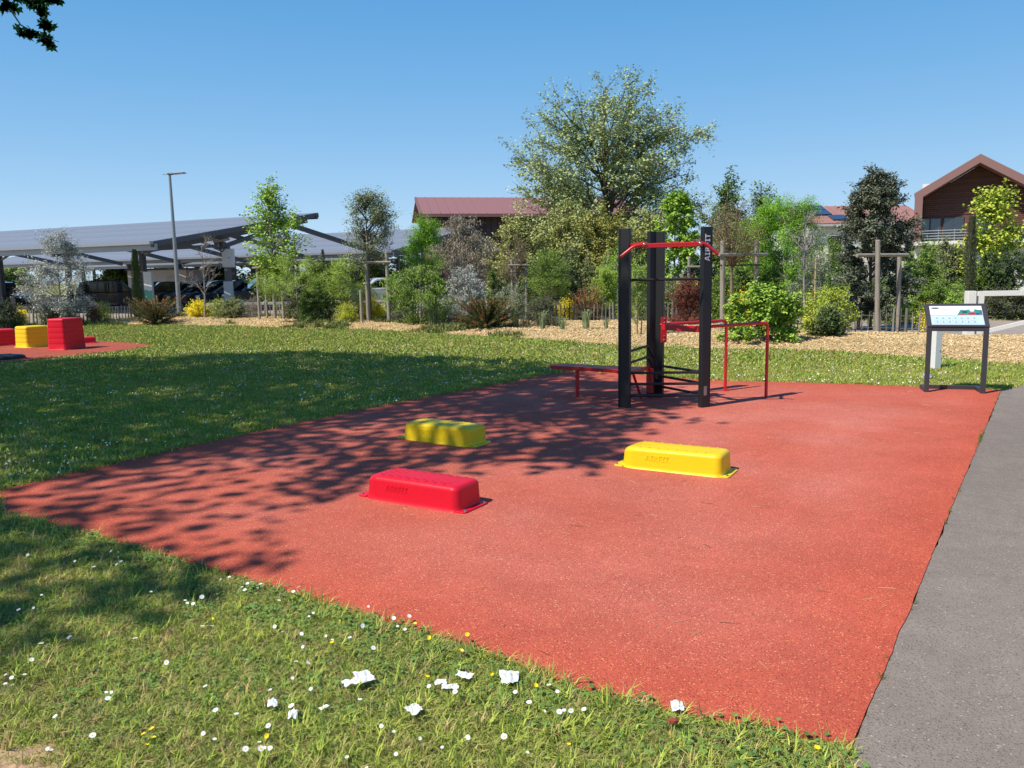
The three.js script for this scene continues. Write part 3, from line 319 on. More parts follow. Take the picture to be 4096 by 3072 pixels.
    let st; if (great) { const q = rr(.2, .78); st = trunk(Math.min(q, Math.max(.16, (e.y - .16 * h) / h))); } else if (bare && opt.dense) st = trunk(clear * rr(.9, 1.03)); else if (tree) { const up = Math.max(clear * .92, Math.min(.88, (e.y / h) - (opt.asc ? rr(.14, .3) : rr(.08, .3) * (r / (w / 2)) + .03))); st = trunk(up); } else st = v3(gauss() * w * .09, 0, gauss() * w * .09);
    const L = st.distanceTo(e), pts = curve(st, e, v3(gauss() * .08 * L, (great ? .1 : tree ? -.02 : .08) * L + gauss() * .05 * L, gauss() * .08 * L), great ? 8 : 6); if (great) for (let q = 1; q < 7; q++) pts[q].add(v3(gauss() * .14, gauss() * .14, gauss() * .14));
    const r0 = great ? rr(.04, .1) : tree ? tr * rr(.3, .5) : Math.max(.006, .01 * h * rr(.5, 1)); wd.limb(pts, r0, great ? .02 : Math.max(.003, r0 * .25), great ? 6 : 4);
    for (let q = 0; q < K; q++) { const s = rr(great ? .35 : opt.asc ? .2 : .4, 1), i = Math.min(pts.length - 2, Math.floor(s * (pts.length - 1))), b = pts[i].clone().lerp(pts[i + 1], s * (pts.length - 1) - i), out = v3(e.x, 0, e.z).normalize().multiplyScalar(.5); const u = unit().multiplyScalar(.75).add(out).add(v3(0, (opt.droop ? -opt.droop : bare ? .7 : .35), 0)).normalize(), tl = tw * rr(.5, 1.15) * (bare ? 1.1 : 1); const c = b.clone().addScaledVector(u, tl), tp = curve(b, c, v3(gauss() * .06, opt.droop ? .1 * tl : gauss() * .06, gauss() * .06).multiplyScalar(tl), great ? 4 : 3); wd.limb(tp, great ? .016 : bare ? .009 : .004, great ? .006 : .002, 3); twigs.push(tp); if (great || bare) for (let z = 0; z < 2; z++) { const b2 = tp[1].clone().lerp(tp[2], R()), c2 = b2.clone().addScaledVector(u.clone().add(unit().multiplyScalar(.9)).normalize(), tl * .5); wd.limb([b2, c2], great ? .009 : .006, .003, 3); twigs.push([b2, b2.clone().lerp(c2, .5), c2]); } }
  }
  const skip = opt.twiggy ? 0 : .0; const keep = twigs.filter(() => R() > (great ? .12 : skip)); const per = n * (great ? 2.5 : opt.thin ? 1.6 : 3) / keep.length;
  for (const tp of keep) { let m = Math.floor(per * rr(.5, 1.5) + R()); const cs = (great ? .3 : tw * .24), c0 = pick(P); for (let q = 0; q < m; q++) { const s = rr(.15, 1.08), i = s > .5 ? 1 : 0, b = tp[i].clone().lerp(tp[Math.min(tp.length - 1, i + 1)], Math.min(1.2, (s - i * .5) * 2)); const u = unit(), c1 = pick(P); const c = [(c0[0] + c1[0]) / 2, (c0[1] + c1[1]) / 2, (c0[2] + c1[2]) / 2]; const dr = opt.droop ? -1.1 : -.12; lv.add(b.x + gauss() * cs, b.y + gauss() * cs * .8, b.z + gauss() * cs, u.x, u.y * .6 + dr, u.z, gauss() * .7 - .15, 1, gauss() * .7 + .1, LL * rr(.6, 1.25), LW * rr(.75, 1.2), c); } }
  mesh(tree ? 'trunk' : 'stems', wd.geo(), bare ? (opt.dense ? barkTan : barkPale) : /hedge|dark_tree|holm/.test(name) ? barkDark : great ? bark : name === 'cork_oak' ? bark : barkPale.clone(), o);
  if (n) mesh(tree ? 'crown' : 'foliage', lv.geo(), opt.gl ? glossy : matte, o);
  return o;
}
const PLANTS = [
["bush","dark_shrub","dark evergreen shrub at the left edge behind the low red box",-17.92,28.6,1.11,1.23,0,"dark",0.06,0.022,3200,{}],
["bush","golden_shrub","small golden shrub between the dark edge shrub and grey-leaved tree",-17.73,29.2,0.67,0.5,0,"yellow",0.05,0.025,1100,{}],
["tree","silver_gum_tree","wispy silver-grey young tree left of the parked people carrier",-16.88,30.4,3.43,2.36,0.16,"silver",0.1,0.03,5200,{"gl":1,"tw":0.5,"shape":"egg"}],
["bush","green_shrub","low green shrub at the foot of the wispy silver-grey tree",-17.24,30.9,0.68,1.78,0,"green",0.06,0.03,2200,{}],
["bush","lime_shrub","lime-yellow shrub in front of the people carrier",-15.89,31.2,0.91,1.04,0,"lime",0.05,0.025,1400,{"loose":1}],
["bush","purple_shrub","dark red-stemmed little shrub amid the lime-yellow one",-15.87,30.7,0.81,0.46,0,"redbrown",0.05,0.022,700,{"loose":1}],
["column","ivy_column_conifer","slim ivy-dark columnar conifer beside the green totem sign",-14.85,32.3,2.83,0.56,0.03,"dark",0.06,0.016,7000,{}],
["spiky","grevillea","wide spiky shrub with rusty shoots left of the lamp post",-13.19,30.0,1.04,2.31,0,"grev",0.05,0.007,17000,{}],
["bare","bare_sapling","leafless whitish sapling just right of the lamp post",-11.98,31.6,3.35,2.04,0.3,"bark",0,0,0,{}],
["bush","golden_shrub","round golden shrub behind the leafless sapling trunk",-12.5,32.4,0.82,0.97,0,"yellow",0.05,0.028,1800,{}],
["bush","green_shrub","rounded pale-flecked green shrub between golden shrub and tree stakes",-10.89,31.6,0.87,1.67,0,"olive",0.06,0.032,3200,{}],
["bush","green_shrub","yellowish green shrub under the grey charging cabinet",-11.8,32.6,0.82,0.97,0,"lime2",0.05,0.028,1500,{}],
["bush","twiggy_shrub","brown nearly leafless twiggy shrub left of the maple stakes",-9.94,31.2,1.01,0.86,0,"browngrey",0.035,0.012,300,{"twiggy":1}],
["tree","young_maple","tall young maple with fresh light-green leaves beside the carport",-8.85,30.3,5.45,3.4,0.36,"bright",0.12,0.095,2600,{"shape":"cone","tw":0.5,"thin":1,"limbs":52,"asc":1}],
["tree","feathery_tree","feathery light-green small tree right of the maple stakes",-7.5,28.4,2.35,2.48,0.3,"feather",0.1,0.014,7500,{"thin":1,"tw":0.4}],
["bush","round_shrub","dark rounded leafy shrub below the feathery small tree",-6.71,28.0,1.42,1.42,0,"green",0.065,0.03,4200,{}],
["bush","green_shrub","mid-green shrub behind the feathery small tree stem",-8.07,30.5,0.94,1.58,0,"olive",0.06,0.03,2200,{}],
["column","thin_conifer","very thin dark conifer spire in front of the carport beam",-7.68,33.5,2.75,0.37,0.02,"dark",0.06,0.012,1800,{}],
["tree","feathery_tree","feathery light-green small tree around the cork oak stakes",-5.65,28.3,2.29,2.39,0.28,"feather",0.1,0.014,7500,{"thin":1,"tw":0.4}],
["bush","golden_conifer","low golden feathery conifer right of the dark rounded shrub",-5.54,27.2,0.74,0.78,0,"lime",0.06,0.01,2600,{}],
["tree","cork_oak","grey-green cork oak with narrow crown between three stakes",-4.85,27.8,4.43,1.57,0.46,"oak",0.07,0.04,5200,{"gl":1,"tw":0.5,"trunkR":0.075}],
["bush","golden_shrub","bright golden shrub between the cork oak stakes",-4.92,28.9,0.92,0.83,0,"yellow",0.05,0.028,2000,{}],
["tree","feathery_tree","bright feathery tree in front of the far carport end",-3.05,29.2,3.62,2.01,0.45,"feather2",0.1,0.014,7500,{"tw":0.45,"shape":"cone"}],
["tree","weeping_tree","small drooping green tree with thin stem in the wood chips",-2.84,25.4,2.14,1.75,0.24,"green2",0.08,0.03,4000,{"tw":0.45,"droop":0.8}],
["tree","brown_gum_tree","brown-grey wispy tree in front of the red-roofed hall",-1.74,31,4.2,2.32,0.22,"browngrey",0.11,0.022,5600,{"tw":0.55,"gl":1,"shape":"egg","droop":0.5}],
["bush","silver_shrub","tall silver-leaved shrub below the brown-grey wispy tree",-1.53,27.6,2.16,2.13,0,"silver",0.06,0.03,5600,{"gl":1}],
["bush","twiggy_shrub","grey twiggy shrub left of the strap-leaved clump",-3.72,28.2,0.88,1.38,0,"browngrey",0.03,0.01,1500,{"twiggy":1}],
["bush","grey_shrub","grey-green shrub behind the strap-leaved clump",-2.2,26.6,0.95,1.22,0,"silvergreen",0.05,0.016,2600,{}],
["strap","agapanthus","large dark strap-leaved clump left of the rusty grevillea",-2.34,24.6,0.67,1.02,0,"strap",0,0,150,{}],
["spiky","grevillea","big spreading rusty-tipped spiky shrub in the middle of the bed",-0.71,23.4,0.98,2.02,0,"grev",0.05,0.007,24000,{}],
["strap","agapanthus","strap-leaved clump at the right foot of the big rusty shrub",0.12,23.2,0.63,0.59,0,"strap",0,0,80,{}],
["bare","pollard_sapling","bushy-headed leafless sapling tied to a pair of stakes",0.19,29.4,3.19,1.52,0.42,"hedge2",0.05,0.02,250,{"dense":1}],
["tree","round_acacia","small round-headed green tree right of the paired stakes",1.29,26.8,2.32,1.46,0.42,"green2",0.07,0.018,5000,{"tw":0.4}],
["bush","dark_shrub","dark grey-green shrub at the back of the wood chips",0.94,23.9,0.94,1.43,0,"darkolive",0.05,0.02,4200,{}],
["strap","agapanthus","pale strap-leaved clump in front of the dark grey-green shrub",0.89,22.6,0.59,0.47,0,"strap2",0,0,70,{}],
["strap","agapanthus","strap-leaved clump left of the pale grass stalks",1.36,21.6,0.45,0.45,0,"strap2",0,0,60,{}],
["strap","agapanthus","tall pale strap-leaved clump before the paling fence",2.01,21.6,0.64,0.55,0,"strap2",0,0,90,{}],
["strap","agapanthus","small strap-leaved clump nearest the black left post",2.55,21.6,0.41,0.3,0,"strap2",0,0,50,{}],
["spiky","red_heather","reddish feathery conifer shrub behind the paling fence",2.67,28.6,1.42,1.51,0,"rust",0.06,0.008,7000,{}],
["bush","yellow_flowers","patch of small yellow flowers left of the reddish conifer shrub",1.91,28.0,0.85,0.71,0,"yellow",0.04,0.03,900,{"loose":1}],
["bush","bamboo_shrub","light green bamboo-like shrub left of the black left post",3.41,29.5,2.18,1.78,0,"feather",0.1,0.016,5000,{}],
["bush","bamboo_shrub","light green bamboo-like shrub seen between the black posts",4.35,27,2.02,1.24,0,"feather",0.11,0.018,4500,{}],
["tree","staked_sapling","thin sapling tied to a short pale stake seen behind the rig",3.16,19.6,1.65,0.5,0.35,"green2",0.08,0.022,900,{"tw":0.3}],
["bush","olive_hedge_tree","broad olive-green tree in front of the red-roofed hall",0.25,37,4.48,3.83,0.04,"hedge",0.12,0.085,5200,{"tw":0.7}],
["bush","olive_hedge_tree","broad olive-green tree left below the great plane tree",2.26,38,4.99,3.93,0.04,"hedge",0.12,0.085,6500,{"tw":0.7}],
["bush","olive_hedge_tree","olive-brown leafy tree below the trunk of the great plane tree",4.28,37,4.56,3.62,0.04,"hedge2",0.11,0.07,6500,{"tw":0.7}],
["bush","olive_hedge_tree","leafy tree behind the twin-slab back post",6.52,38.5,4.81,3.1,0.04,"hedge",0.12,0.08,5000,{"tw":0.7}],
["great","plane_tree","great spreading plane tree with sparse spring leaves above everything",5.82,50,13.83,10.7,0.12,"plane",0.18,0.14,20000,{"tw":1.5}],
["tree","bright_maple","bright lime-green maple behind the black right post",6.34,31,4.6,1.75,0.12,"bright",0.12,0.09,4500,{"shape":"egg"}],
["bush","copper_shrub","copper-red shrub seen between the back and right black posts",5.06,23.2,1.6,1.23,0,"redbrown",0.05,0.022,5200,{}],
["bare","pollard_tree","round-headed leafless tree with crossbar stakes right of the rig",5.78,21.2,3.51,1.71,0.5,"hedge2",0.05,0.02,420,{"dense":1,"trunkR":0.045}],
["bush","dark_tree","dark pointed tree behind the round-headed leafless tree",10.88,41,6.58,4.29,0.03,"green",0.14,0.09,5200,{"shape":"cone","tw":0.8}],
["bush","dark_tree","dark pointed tree above the feathery green tree",12.88,42,6.28,3.72,0.03,"green",0.14,0.09,4400,{"shape":"cone","tw":0.8}],
["bush","grey_tree","pale grey-green tree beside the white house roof",14.79,42,5.56,2.83,0.03,"silvergreen",0.13,0.05,3200,{"shape":"egg","tw":0.8}],
["tree","feathery_tree","large bright feathery tree left of the white house",10.18,30,4.27,3.11,0.05,"feather2",0.12,0.018,13000,{"tw":0.6}],
["bush","green_shrub","tall dark green shrub under the large feathery tree",9.84,31,2.3,2.99,0,"green",0.08,0.04,4200,{}],
["bare","thin_sapling","tall thin leafless sapling with whippy twigs near the white house",9.13,25,3.74,1.37,0.45,"bark",0,0,0,{}],
["bush","bright_bush","big bright green leafy bush at the front of the chips right of the dip bars",5.62,17.6,1.36,1.6,0,"bush",0.09,0.055,4600,{"loose":1}],
["bush","golden_shrub","golden shrub left of the big bright green bush",5.97,20.9,1.1,0.67,0,"yellow",0.05,0.026,1500,{}],
["bush","lime_shrub","yellow-green spreading shrub right of the big bright bush",7.64,19.6,1.28,1.35,0,"lime2",0.06,0.03,3600,{}],
["bush","glossy_shrub","low glossy dark-leaved shrub left of the triple stakes",7.18,18.1,0.77,0.6,0,"darkgl",0.09,0.04,900,{"gl":1}],
["bush","golden_shrub","tiny golden plant beside the glossy dark-leaved shrub",6.85,18.4,0.58,0.36,0,"lime",0.06,0.035,300,{}],
["tree","holm_oak","tall dense dark evergreen tree held by three stakes",9.63,21.6,4.09,2.35,0.12,"holm",0.085,0.05,14000,{"gl":1,"shape":"egg","tw":0.35,"trunkR":0.06,"limbs":70}],
["bush","pale_birch","pale wispy treetop rising behind the dark evergreen tree",16.33,36,6.16,1.53,0.3,"pale",0.08,0.025,1600,{"shape":"egg","tw":0.7}],
["bush","green_shrub","leafy green shrub right of the dark evergreen tree",13.54,27,2.43,2.03,0,"green2",0.07,0.04,5000,{}],
["bush","green_shrub","grey-green tall shrub below the house balcony",16.14,30,2.84,2.16,0,"olive",0.08,0.045,4200,{"shape":"egg"}],
["tree","lime_maple","lime-yellow maple in front of the timber gable",17.14,29,4.33,1.83,0.12,"lime2",0.13,0.1,2600,{"tw":0.6,"shape":"egg"}],
["column","cypress","dark pointed cypress column in front of the timber gable",14.71,26,3.2,0.6,0.02,"darkolive",0.07,0.014,5200,{}],
["bush","green_shrub","deep green tall shrub at the right edge below the lime maple",16.72,27.5,2.32,2.37,0,"darkgreen",0.08,0.045,5200,{}],
["bush","green_shrub","low bright shrub left of the cypress column",13.04,24.5,1.31,1.97,0,"green2",0.06,0.03,4600,{}],
["bush","yellow_flowers","flat yellow flower head patch behind the info board",10.91,21,0.7,0.48,0,"yellow",0.04,0.03,700,{"loose":1}],
["bush","dark_shrub","dark hedge shrub behind the white gate",15.4,25,0.98,2.16,0,"darkolive",0.06,0.03,4600,{}],
["bush","green_shrub","small fresh green shrub beside the cypress foot",12.69,23,1.08,0.53,0,"bright",0.06,0.03,1200,{}],
["bush","garden_shrub","mixed green shrub behind the dark evergreen tree trunk",12.29,27,1.31,2.79,0,"green",0.07,0.035,4200,{}],
["bush","garden_shrub","grey-green shrub beneath the thin leafless sapling",10.67,28,2.28,2.42,0,"silvergreen",0.07,0.03,3600,{}],
["bush","garden_shrub","dark shrub behind the copper-red shrub",7.25,32,2.37,2.21,0,"darkgreen",0.08,0.045,3800,{}],
["bush","garden_shrub","olive shrub behind the golden shrub and paired stakes",8.33,30,2.04,2.07,0,"green",0.08,0.04,3800,{}],
["bush","garden_shrub","shaded green shrub behind the round-headed green tree",1.85,33,2.21,3.23,0,"darkgreen",0.08,0.04,4200,{}],
["bush","garden_shrub","green shrub below the broad olive-green tree by the hall",-0.22,33,2.24,2.47,0,"green",0.08,0.04,3600,{}],
["bush","garden_shrub","grey-green shrub right behind the big rusty shrub",-0.04,27,1.36,1.71,0,"silvergreen",0.06,0.025,3000,{}],
["bush","garden_shrub","olive shrub behind the twin-slab back post foot",5.59,29,1.42,1.83,0,"olive",0.07,0.035,3200,{}],
["bush","garden_shrub","tall green shrub left of the dark evergreen hiding the white house",12.29,30,2.18,1.98,0,"green",0.08,0.04,4200,{"shape":"egg"}],
["bush","garden_shrub","broad green shrub right of the dark evergreen under the house frame",15.62,32,2.23,2.02,0,"darkgreen",0.09,0.045,4600,{}],
["bush","garden_shrub","green shrub in front of the house right below the lime maple",16.82,29,1.72,1.83,0,"green2",0.08,0.045,4200,{}],
["bush","garden_shrub","green shrub behind the low golden feathery conifer",-6.59,31.5,1.52,1.81,0,"green",0.07,0.03,3000,{}],
["bush","garden_shrub","pale green shrub behind the cork oak trunk",-4.46,31,1.31,1.6,0,"green2",0.07,0.03,2600,{}],
["bush","garden_shrub","tall olive shrub left of the great plane tree trunk",2.87,34,2.97,3.13,0,"olive",0.1,0.06,4200,{}],
["bush","garden_shrub","tall green shrub right of the great plane tree trunk",4.8,34,2.94,2.93,0,"green2",0.1,0.05,4200,{}],
["bush","garden_shrub","fresh green shrub under the leafless round-headed tree",6.52,25,1.7,1.58,0,"green2",0.07,0.035,3200,{}],
["bush","garden_shrub","fresh green shrub behind the thin bamboo-like ones",4.03,31,2.48,2.32,0,"bright",0.08,0.035,3200,{}],
["bush","garden_shrub","leafy shrub right of the tall leafless sapling",10.42,26,1.49,1.35,0,"green2",0.07,0.035,3000,{}],
["bush","garden_shrub","light green shrub low behind the fence before the house",11.34,24,1.2,1.38,0,"feather",0.08,0.025,3000,{}],
["bush","garden_shrub","light green tall shrub in front of the house wall",17.15,31,2.27,1.6,0,"feather",0.09,0.04,3600,{"shape":"egg"}],
["bush","grey_tree","grey-green tree in front of the white house beside the dark evergreen",15.87,38,3.35,1.86,0.03,"silvergreen",0.1,0.05,2600,{"shape":"egg","tw":0.6}],
["bush","garden_shrub","tall fresh green shrub in front of the white house wall",14.06,36,3.04,2.17,0.02,"green2",0.09,0.05,3600,{"shape":"egg","tw":0.6}],
["bush","garden_shrub","tall mid-green shrub hiding the house foot right of the evergreen",17.53,34,2.73,2.15,0.02,"green2",0.09,0.05,3600,{"shape":"egg","tw":0.6}],
["bush","garden_shrub","tall light shrub between the dark pointed trees",10.94,38,4.49,2.62,0.02,"bush",0.1,0.06,3600,{"shape":"egg","tw":0.7}],
["bush","far_tree","far pale green tree at the left edge below the carport",-56.79,92,3.69,6.88,0.0,"fargreen",0.35,0.25,3000,{"tw":1.4}],
["bush","far_tree","far green tree behind the columnar conifer",-45.78,96,3.89,6.62,0,"green",0.35,0.25,3000,{"tw":1.4}],
["bush","far_tree","far green tree behind the lamp post foot",-40.18,96,3.69,7.18,0,"green",0.35,0.25,3000,{"tw":1.4}],
["bush","far_tree","far dark tree behind the charging cabinet",-33.82,95,3.68,7.65,0,"darkgreen",0.35,0.25,3000,{"tw":1.4}],
["bush","far_tree","far pale tree behind the maple trunk",-27.62,95,3.47,6.56,0,"fargreen",0.35,0.25,3000,{"tw":1.4}],
["bush","far_tree","far pale tree behind the thin conifer spire",-21.5,92,3.74,6.35,0,"fargreen",0.35,0.25,3000,{"tw":1.4}],
["bush","far_tree","far pale tree behind the cork oak stakes",-15.67,90,3.7,6.73,0,"fargreen",0.35,0.25,3000,{"tw":1.4}],
["bush","far_tree","far pale tree left of the red-roofed hall",-11.08,88,3.49,5.57,0,"fargreen",0.35,0.25,3000,{"tw":1.4}]
];
PLANTS.forEach(growPlant);

// the plane tree beside the camera: its trunk and most of its crown stand left of the frame, its shade covers the lawn and pad
{
  const o = thing('shade_plane_tree', 'plane tree whose lobed leaves hang into the top left corner', 'tree', null, -10.6, -.05, 7.6); reseed(2024); const k = 1 / Math.tan(SUN_EL), sx = -SUN_X * k, sd = SUN_Z * k; const lv = new Leaves(), wd = new Wood(), sprayLv = new Leaves(); const loc = (x, y, d) => new THREE.Vector3(x + 10.6, y + .05, -(d - 7.6));
  const SH = [[-17, 18.5], [-13, 18.0], [-9.4, 16.8], [-6.6, 17.5], [-4.2, 17.6], [-1.6, 15.9], [.3, 14.9], [1.0, 13.5], [1.35, 11.8], [2.35, 10.3], [1.9, 9.2], [1.35, 8.4], [1.0, 7.0], [.55, 6.6], [.25, 7.6], [-.3, 6.95], [-1.05, 6.3], [-1.45, 5.55], [-1.3, 4.8], [-1.75, 4.2], [-1.7, 3.7], [-2.4, 3.35], [-4, 3.2], [-8, 3], [-15, 6]];
  const trunkP = [loc(-10.6, -.05, 7.6), loc(-10.5, 1.5, 7.6), loc(-10.4, 3.2, 7.7), loc(-10.2, 5, 7.9)]; wd.limb(trunkP, .34, .24, 12);
  const clumps = []; let guard = 0;
  while (clumps.length < 2000 && guard++ < 60000) { const gx = rr(-17, 2.6), gd = rr(3, 18.8); if (!inPoly(gx, gd, SH)) continue; const e = distPoly(gx, gd, SH); const hole = vnoise(gx * 1.25 + 3, gd * .95 + 8) ; if (e > .5 && hole > .82 && R() < .92) continue; if (gd < 9 && gx > -4.5 && vnoise(gx * 2.3 + 5, gd * 1.6) > .5 && R() < .88) continue; const dome = Math.min(1, e / 4); const y = 8 + rr(-.6, 1) + dome * rr(0, 3.6), px = gx - sx * y, pd = gd - sd * y; const el = (y - 1.6) / Math.max(.1, Math.hypot(px, pd)); if (px > -.7 * pd - .9 && el < .44) { const y2 = y + 2.2, qx = gx - sx * y2, qd = gd - sd * y2; if (qx > -.7 * qd - .9 && (y2 - 1.6) / Math.hypot(qx, qd) < .44) continue; clumps.push([qx, y2, qd, e]); continue; } clumps.push([px, y, pd, e]); }
  const hub = [];
  for (let i = 0; i < 26; i++) { const c = clumps[Math.floor(R() * clumps.length)]; const e = loc(c[0], c[1], c[2]); const st = trunkP[2].clone().lerp(trunkP[3], R()); const pts = curve(st, e, new THREE.Vector3(gauss() * .5, .9, gauss() * .5), 9); wd.limb(pts, rr(.07, .13), .018, 6); hub.push(...pts.slice(3)); }
  for (const [x, y, d, e] of clumps) {
    const c = loc(x, y, d); let best = null, bd = 1e9; for (const p of hub) { const q = p.distanceToSquared(c); if (q < bd) { bd = q; best = p; } } if (bd < 9) wd.limb(curve(best, c, new THREE.Vector3(0, .15, 0), 5), .02, .006, 4);
    const m = Math.round(rr(22, 44)), nearPad = d + sd * y < 9 && x + sx * y > -4.5, cr = e < .5 ? .28 : nearPad ? rr(.45, .7) : rr(.36, .52); for (let q = 0; q < m; q++) { const u = unit(); lv.add(c.x + gauss() * cr * 1.5, c.y + gauss() * cr * .8, c.z + gauss() * cr * 1.5, u.x, u.y * .5 - .2, u.z, gauss() * .6, 1, gauss() * .6, rr(.12, .2), rr(.11, .19), pick(PAL.green)); }
    for (let q = 0; q < 3; q++) { const u = unit(); wd.limb([c, c.clone().addScaledVector(u, .3)], .006, .003, 3); }
  }
  // the drooping spray in view, with lobed leaves
  const P2 = q => loc(q[0], q[1], q[2] || 8.5);
  const spray = [[[-6.4, 5.6], [-5.6, 5.0], [-5.01, 4.4], [-4.87, 4.17], [-4.72, 4.08], [-4.5, 4.0]], [[-6.0, 5.5], [-5.2, 4.75], [-4.8, 4.5], [-4.68, 4.28], [-4.62, 4.16]], [[-5.2, 4.75], [-4.8, 4.6], [-4.56, 4.46]]];
  for (const s of spray) wd.limb(s.map(P2), .014, .003, 5);
  wd.limb(curve(P2([-6.4, 5.6]), trunkP[3], new THREE.Vector3(0, .5, 0), 8), .016, .06, 6);
  const lobe = []; for (let i = 0; i < 15; i++) { const a = -Math.PI * .92 + i / 14 * Math.PI * 1.84, r = i % 2 ? [.6, .78, 1, .62, 1, .78, .6][Math.min(6, i >> 1)] * (i === 7 ? 1.12 : 1) : .5; lobe.push([Math.cos(a) * r, Math.sin(a) * r]); }
  const spots = [[-4.97, 4.36], [-4.9, 4.44], [-4.78, 4.4], [-4.7, 4.34], [-4.62, 4.3], [-4.6, 4.24], [-4.6, 4.16], [-4.56, 4.42], [-4.5, 4.4], [-4.88, 4.12], [-4.83, 4.08], [-4.76, 4.09], [-4.68, 4.04], [-4.63, 4.0], [-4.59, 3.99], [-4.64, 4.05], [-5.02, 4.34], [-4.72, 4.46], [-4.84, 4.46], [-4.64, 4.4], [-5.06, 4.42], [-4.65, 4.2]];
  for (const s of spots) for (let q = 0; q < 4; q++) { const c = P2([s[0] + gauss() * .035, s[1] + gauss() * .03, 8.5 + gauss() * .12]), S = rr(.055, .095), ax = unit(); ax.y = -Math.abs(ax.y) - .3; ax.normalize(); const nn = unit().add(new THREE.Vector3(0, .9, .5)).normalize(); nn.addScaledVector(ax, -nn.dot(ax)).normalize(); const sd2 = ax.clone().cross(nn), b = sprayLv.p.length / 3, cc = pick(PAL.green2); sprayLv.p.push(c.x, c.y, c.z); for (const [lx, ly] of lobe) { const q2 = c.clone().addScaledVector(ax, lx * S).addScaledVector(sd2, ly * S).addScaledVector(nn, Math.abs(ly) * S * .15); sprayLv.p.push(q2.x, q2.y, q2.z); } for (let z = 0; z <= 15; z++) { sprayLv.n.push(nn.x, nn.y, nn.z); sprayLv.c.push(...cc); } for (let z = 1; z < 15; z++) sprayLv.i.push(b, b + z, b + z + 1); }
  mesh('trunk', wd.geo(), bark, o); mesh('crown', lv.geo(), leafMat({ transmission: .1 }), o); mesh('leaf_spray', sprayLv.geo(), leafMat({ transmission: .3, roughness: .45, specularIntensity: .6 }), o);
}

// ---------- stakes ----------
const stakeMat = std(.33, .29, .24, .9, { map: barkTex }), stakeTie = std(.03, .03, .03, .7), stakeNew = std(.5, .38, .2, .85, { map: barkTex });
function stakes(label, list, bars, ties = []) {
  const o = thing('tree_stakes', label, 'tree stakes', null, list[0][0], 0, list[0][1]); const v = (x, y, d) => V(x - list[0][0], y, d - list[0][1]);
  for (const [x, d, h, r, nw, lx] of list) mesh('stake', mergeGeometries([cyl(v(x, -.1, d), v(x + (lx || 0), h - .02, d), r, r * .97, 10), new THREE.CylinderGeometry(r * .7, r * .97, .02, 10).translate(v(x + (lx || 0), 0, d).x, h - .01, v(x, 0, d).z)]), nw ? stakeNew : stakeMat, o);
  for (const [a, b, y, r] of bars) mesh('crossbar', cyl(v(a[0], y, a[1]), v(b[0], y, b[1]), r, r, 8), stakeMat, o);
  for (const [a, b, y] of ties) mesh('tie_strap', beam(v(a[0], y, a[1]), v(b[0], y, b[1]), .012, .035), stakeTie, o);
}
stakes('three round stakes with a crossbar round the young maple', [[-9.4, 30.2, 2.25, .05], [-9.28, 30.75, 2.3, .045], [-8.3, 29.5, 1.16, .05]], [[[-9.55, 30.13], [-8.6, 30.13], 2.02, .04]]);
stakes('three round stakes with a high crossbar round the cork oak', [[-4.99, 27, 1.18, .05], [-4.86, 27.5, 2.05, .06], [-4.14, 27.4, 2.45, .065]], [[[-4.95, 27.33], [-4.0, 27.33], 2.1, .045]]);
stakes('pair of dark stakes tied round the bushy-headed leafless sapling', [[.06, 29.1, 2.15, .045], [.2, 29.6, 2.1, .045], [.57, 29.3, 2.03, .045]], [[[-.05, 29.03], [.7, 29.22], 1.95, .035]], [[[-.05, 29.0], [.7, 29.2], 1.68]]);
stakes('short pale new stake beside the thin sapling behind the rig', [[3.04, 19.5, 1.02, .036, 1]], []);
stakes('weathered stake pair with crossbar behind the black right post', [[6.16, 28, 2.12, .055], [6.95, 28.2, 2.1, .055]], [[[6.05, 27.9], [7.05, 28.1], 1.78, .04]], [[[6.05, 27.9], [7.05, 28.1], 1.58]]);
stakes('two tall weathered stakes with crossbar and black strap round the leafless tree', [[5.43, 20.7, 2.38, .062, 0, -.03], [6.5, 21.4, 2.42, .06, 0, -.03]], [[[5.3, 20.62], [6.72, 21.3], 2.03, .045]], [[[5.3, 20.61], [6.6, 21.3], 1.76]]);
stakes('three tall weathered stakes with a crossbar round the dark evergreen tree', [[8.72, 19.15, 2.28, .058, 0, -.08], [9.62, 20.0, 1.95, .052, 0, -.05], [9.45, 21.9, 1.9, .05]], [[[8.2, 19.25], [9.75, 19.95], 1.93, .045]]);
stakes('thin yellowish cane beside the tall thin leafless sapling', [[9.4, 25, 1.95, .028, 1]], []);

